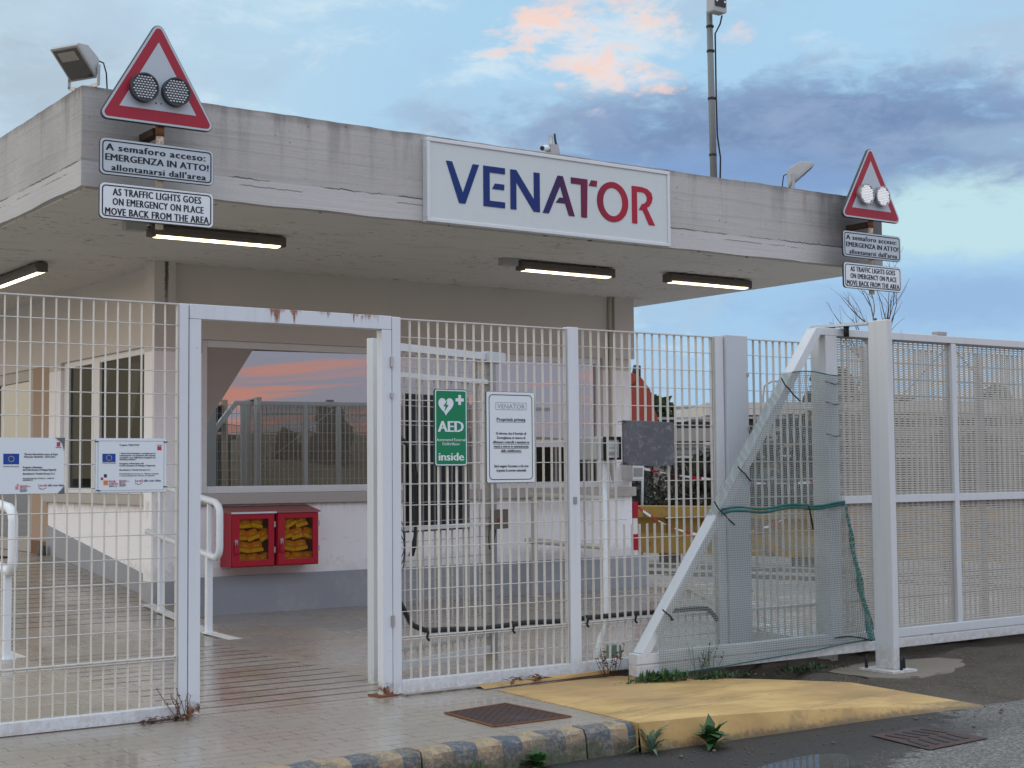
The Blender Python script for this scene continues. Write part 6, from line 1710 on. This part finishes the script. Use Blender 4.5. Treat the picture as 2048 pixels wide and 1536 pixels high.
for i, (xx, yy, h, r) in enumerate(((16.9, 17.6, 2.3, 1.1), (18.3, 16.6, 2.6, 1.3), (20.2, 15.6, 2.4, 1.3))):
    tree((xx + 2.2, yy + 2.2, 0), h * .92, r, 'tall dark shrub behind the yellow barrier, %s' % ('left of the sleeved pole', 'behind the sleeved pole', 'right of the sleeved pole')[i], 'shrub', 'hedge', 70 + i, 'tall shrubs behind the barrier', 1800, .92, .11)
# distant town
for i, (azd, dist, w_, h, mt) in enumerate(((41.9, 150, 7, 6.4, 'shedpale'), (42.5, 165, 5, 8.3, 'signwhite'), (43.0, 160, 4, 7.4, 'signwhite'), (43.75, 170, 4, 8.4, 'terracotta'), (45.2, 160, 6, 7.8, 'signwhite'), (46.6, 150, 8, 7.4, 'shedpale'), (48.4, 150, 8, 7.8, 'signwhite'), (50.2, 160, 8, 8.0, 'terracotta'))):
    c_ = Vector(ray_pt(azd, dist))
    t = thing('town_house', c_, 'small %s house in the distant town beyond the trees' % ('pinkish' if mt == 'terracotta' else 'white' if mt == 'signwhite' else 'grey'), 'house', 'houses of the distant town')
    g = MB(); g.box(c_.x - w_ / 2, c_.x + w_ / 2, c_.y, c_.y + 8, 0, h); g.build('wall', M[mt], t)
    g = MB()
    for q in range(3):
        for z in (h - 1.9, h - 4.6): g.box(c_.x - w_ / 2 + w_ * (q + .5) / 3 - .5, c_.x - w_ / 2 + w_ * (q + .5) / 3 + .4, c_.y - .03, c_.y, z, z + 1.3)
    g.build('window', M['sheddark'], t)
    g = MB(); g.box(c_.x - w_ / 2 - .3, c_.x + w_ / 2 + .3, c_.y - .3, c_.y + 8.3, h, h + .25); g.build('roof', M['concfar'], t)
lp_ = thing('street_lamp', (49.9, 50.35, 0), 'far street lamp with a bent arm, seen through the fence left of the netting', 'street lamp')
g = MB(); g.tube([(49.9, 50.35, 0), (49.9, 50.35, 4.9), (49.95, 50.3, 5.4), (50.2, 50.05, 5.62), (50.5, 49.8, 5.62)], .05, 8); g.build('pole', M['galv'], lp_)
g = MB(); g.box(50.35, 50.75, 49.6, 49.9, 5.56, 5.66); g.build('lamp_head', M['greymetal'], lp_)

# ================================================================== ACROSS THE STREET (seen only in the window glass)
g = MB(); rnd = random.Random(77); nx, ny = 60, 14; vs = []
for i in range(nx + 1):
    for j in range(ny + 1):
        xx = -30 + 110 * i / nx; yy = -9 - 26 * j / ny
        vs.append((xx, yy, -.17 + 3.2 * (1 - math.exp(-j * .30)) + .25 * math.sin(xx * .7 + j) * min(1, j / 3)))
g.add(vs, [(i * (ny + 1) + j, i * (ny + 1) + j + 1, (i + 1) * (ny + 1) + j + 1, (i + 1) * (ny + 1) + j) for i in range(nx) for j in range(ny)], 0, True)
m, nt, out = mk('dry_bank'); p = POS(nt)
PB(nt, out, MIX(nt, NOISE(nt, p, 1.6, 6, .65), (.10, .075, .04), (.26, .19, .10)), .95)
g.build('terrain_bank', m, kind='structure')
for i, (xx, yy, h, r) in enumerate(((17.8, -16.4, 2.6, .9), (18.9, -16, 3.5, 1.0), (19.6, -16.5, 3.4, 1.0), (18.4, -15.5, 2.4, .9), (24.5, -18, 3.6, 1.2), (27.5, -18, 3.9, 1.4), (12.0, -20, 3.2, 1.4))):
    tree((xx, yy, 1.0), h * .72, r, 'brownish conifer on the dry bank across the street, mirrored in the window', 'conifer', 'needle', 90 + i, 'conifers across the street', 1300, .92, .20, 0)
tl = thing('traffic_light', (11.78, -3.0, -.16), 'traffic light on a tan post across the street, mirrored in the big window', 'traffic light')
g = MB(); g.tube([(11.80, -3.0, -.16), (11.76, -3.0, 3.15)], .075, 10); g.build('post', M['tan'], tl)
g = MB(); g.box(11.45, 11.68, -3.12, -2.88, 2.42, 3.03)
for zz in (2.50, 2.72, 2.94): g.add([(11.47, -2.88, zz + .09), (11.66, -2.88, zz + .09), (11.66, -2.68, zz + .05), (11.47, -2.68, zz + .05)], [(0, 1, 2, 3)])
g.build('signal_head', M['black'], tl)
sh = thing('roadside_kiosk', (13.2, -11, 0), 'dark low building across the street, mirrored in the big window', 'building')
g = MB(); g.box(11.6, 14.0, -12, -10.0, -.16, 2.42); g.build('wall', M['sheddark'], sh)
g = MB(); g.box(11.5, 14.15, -12.1, -9.9, 2.42, 2.55); g.build('roof', M['darkmetal'], sh)
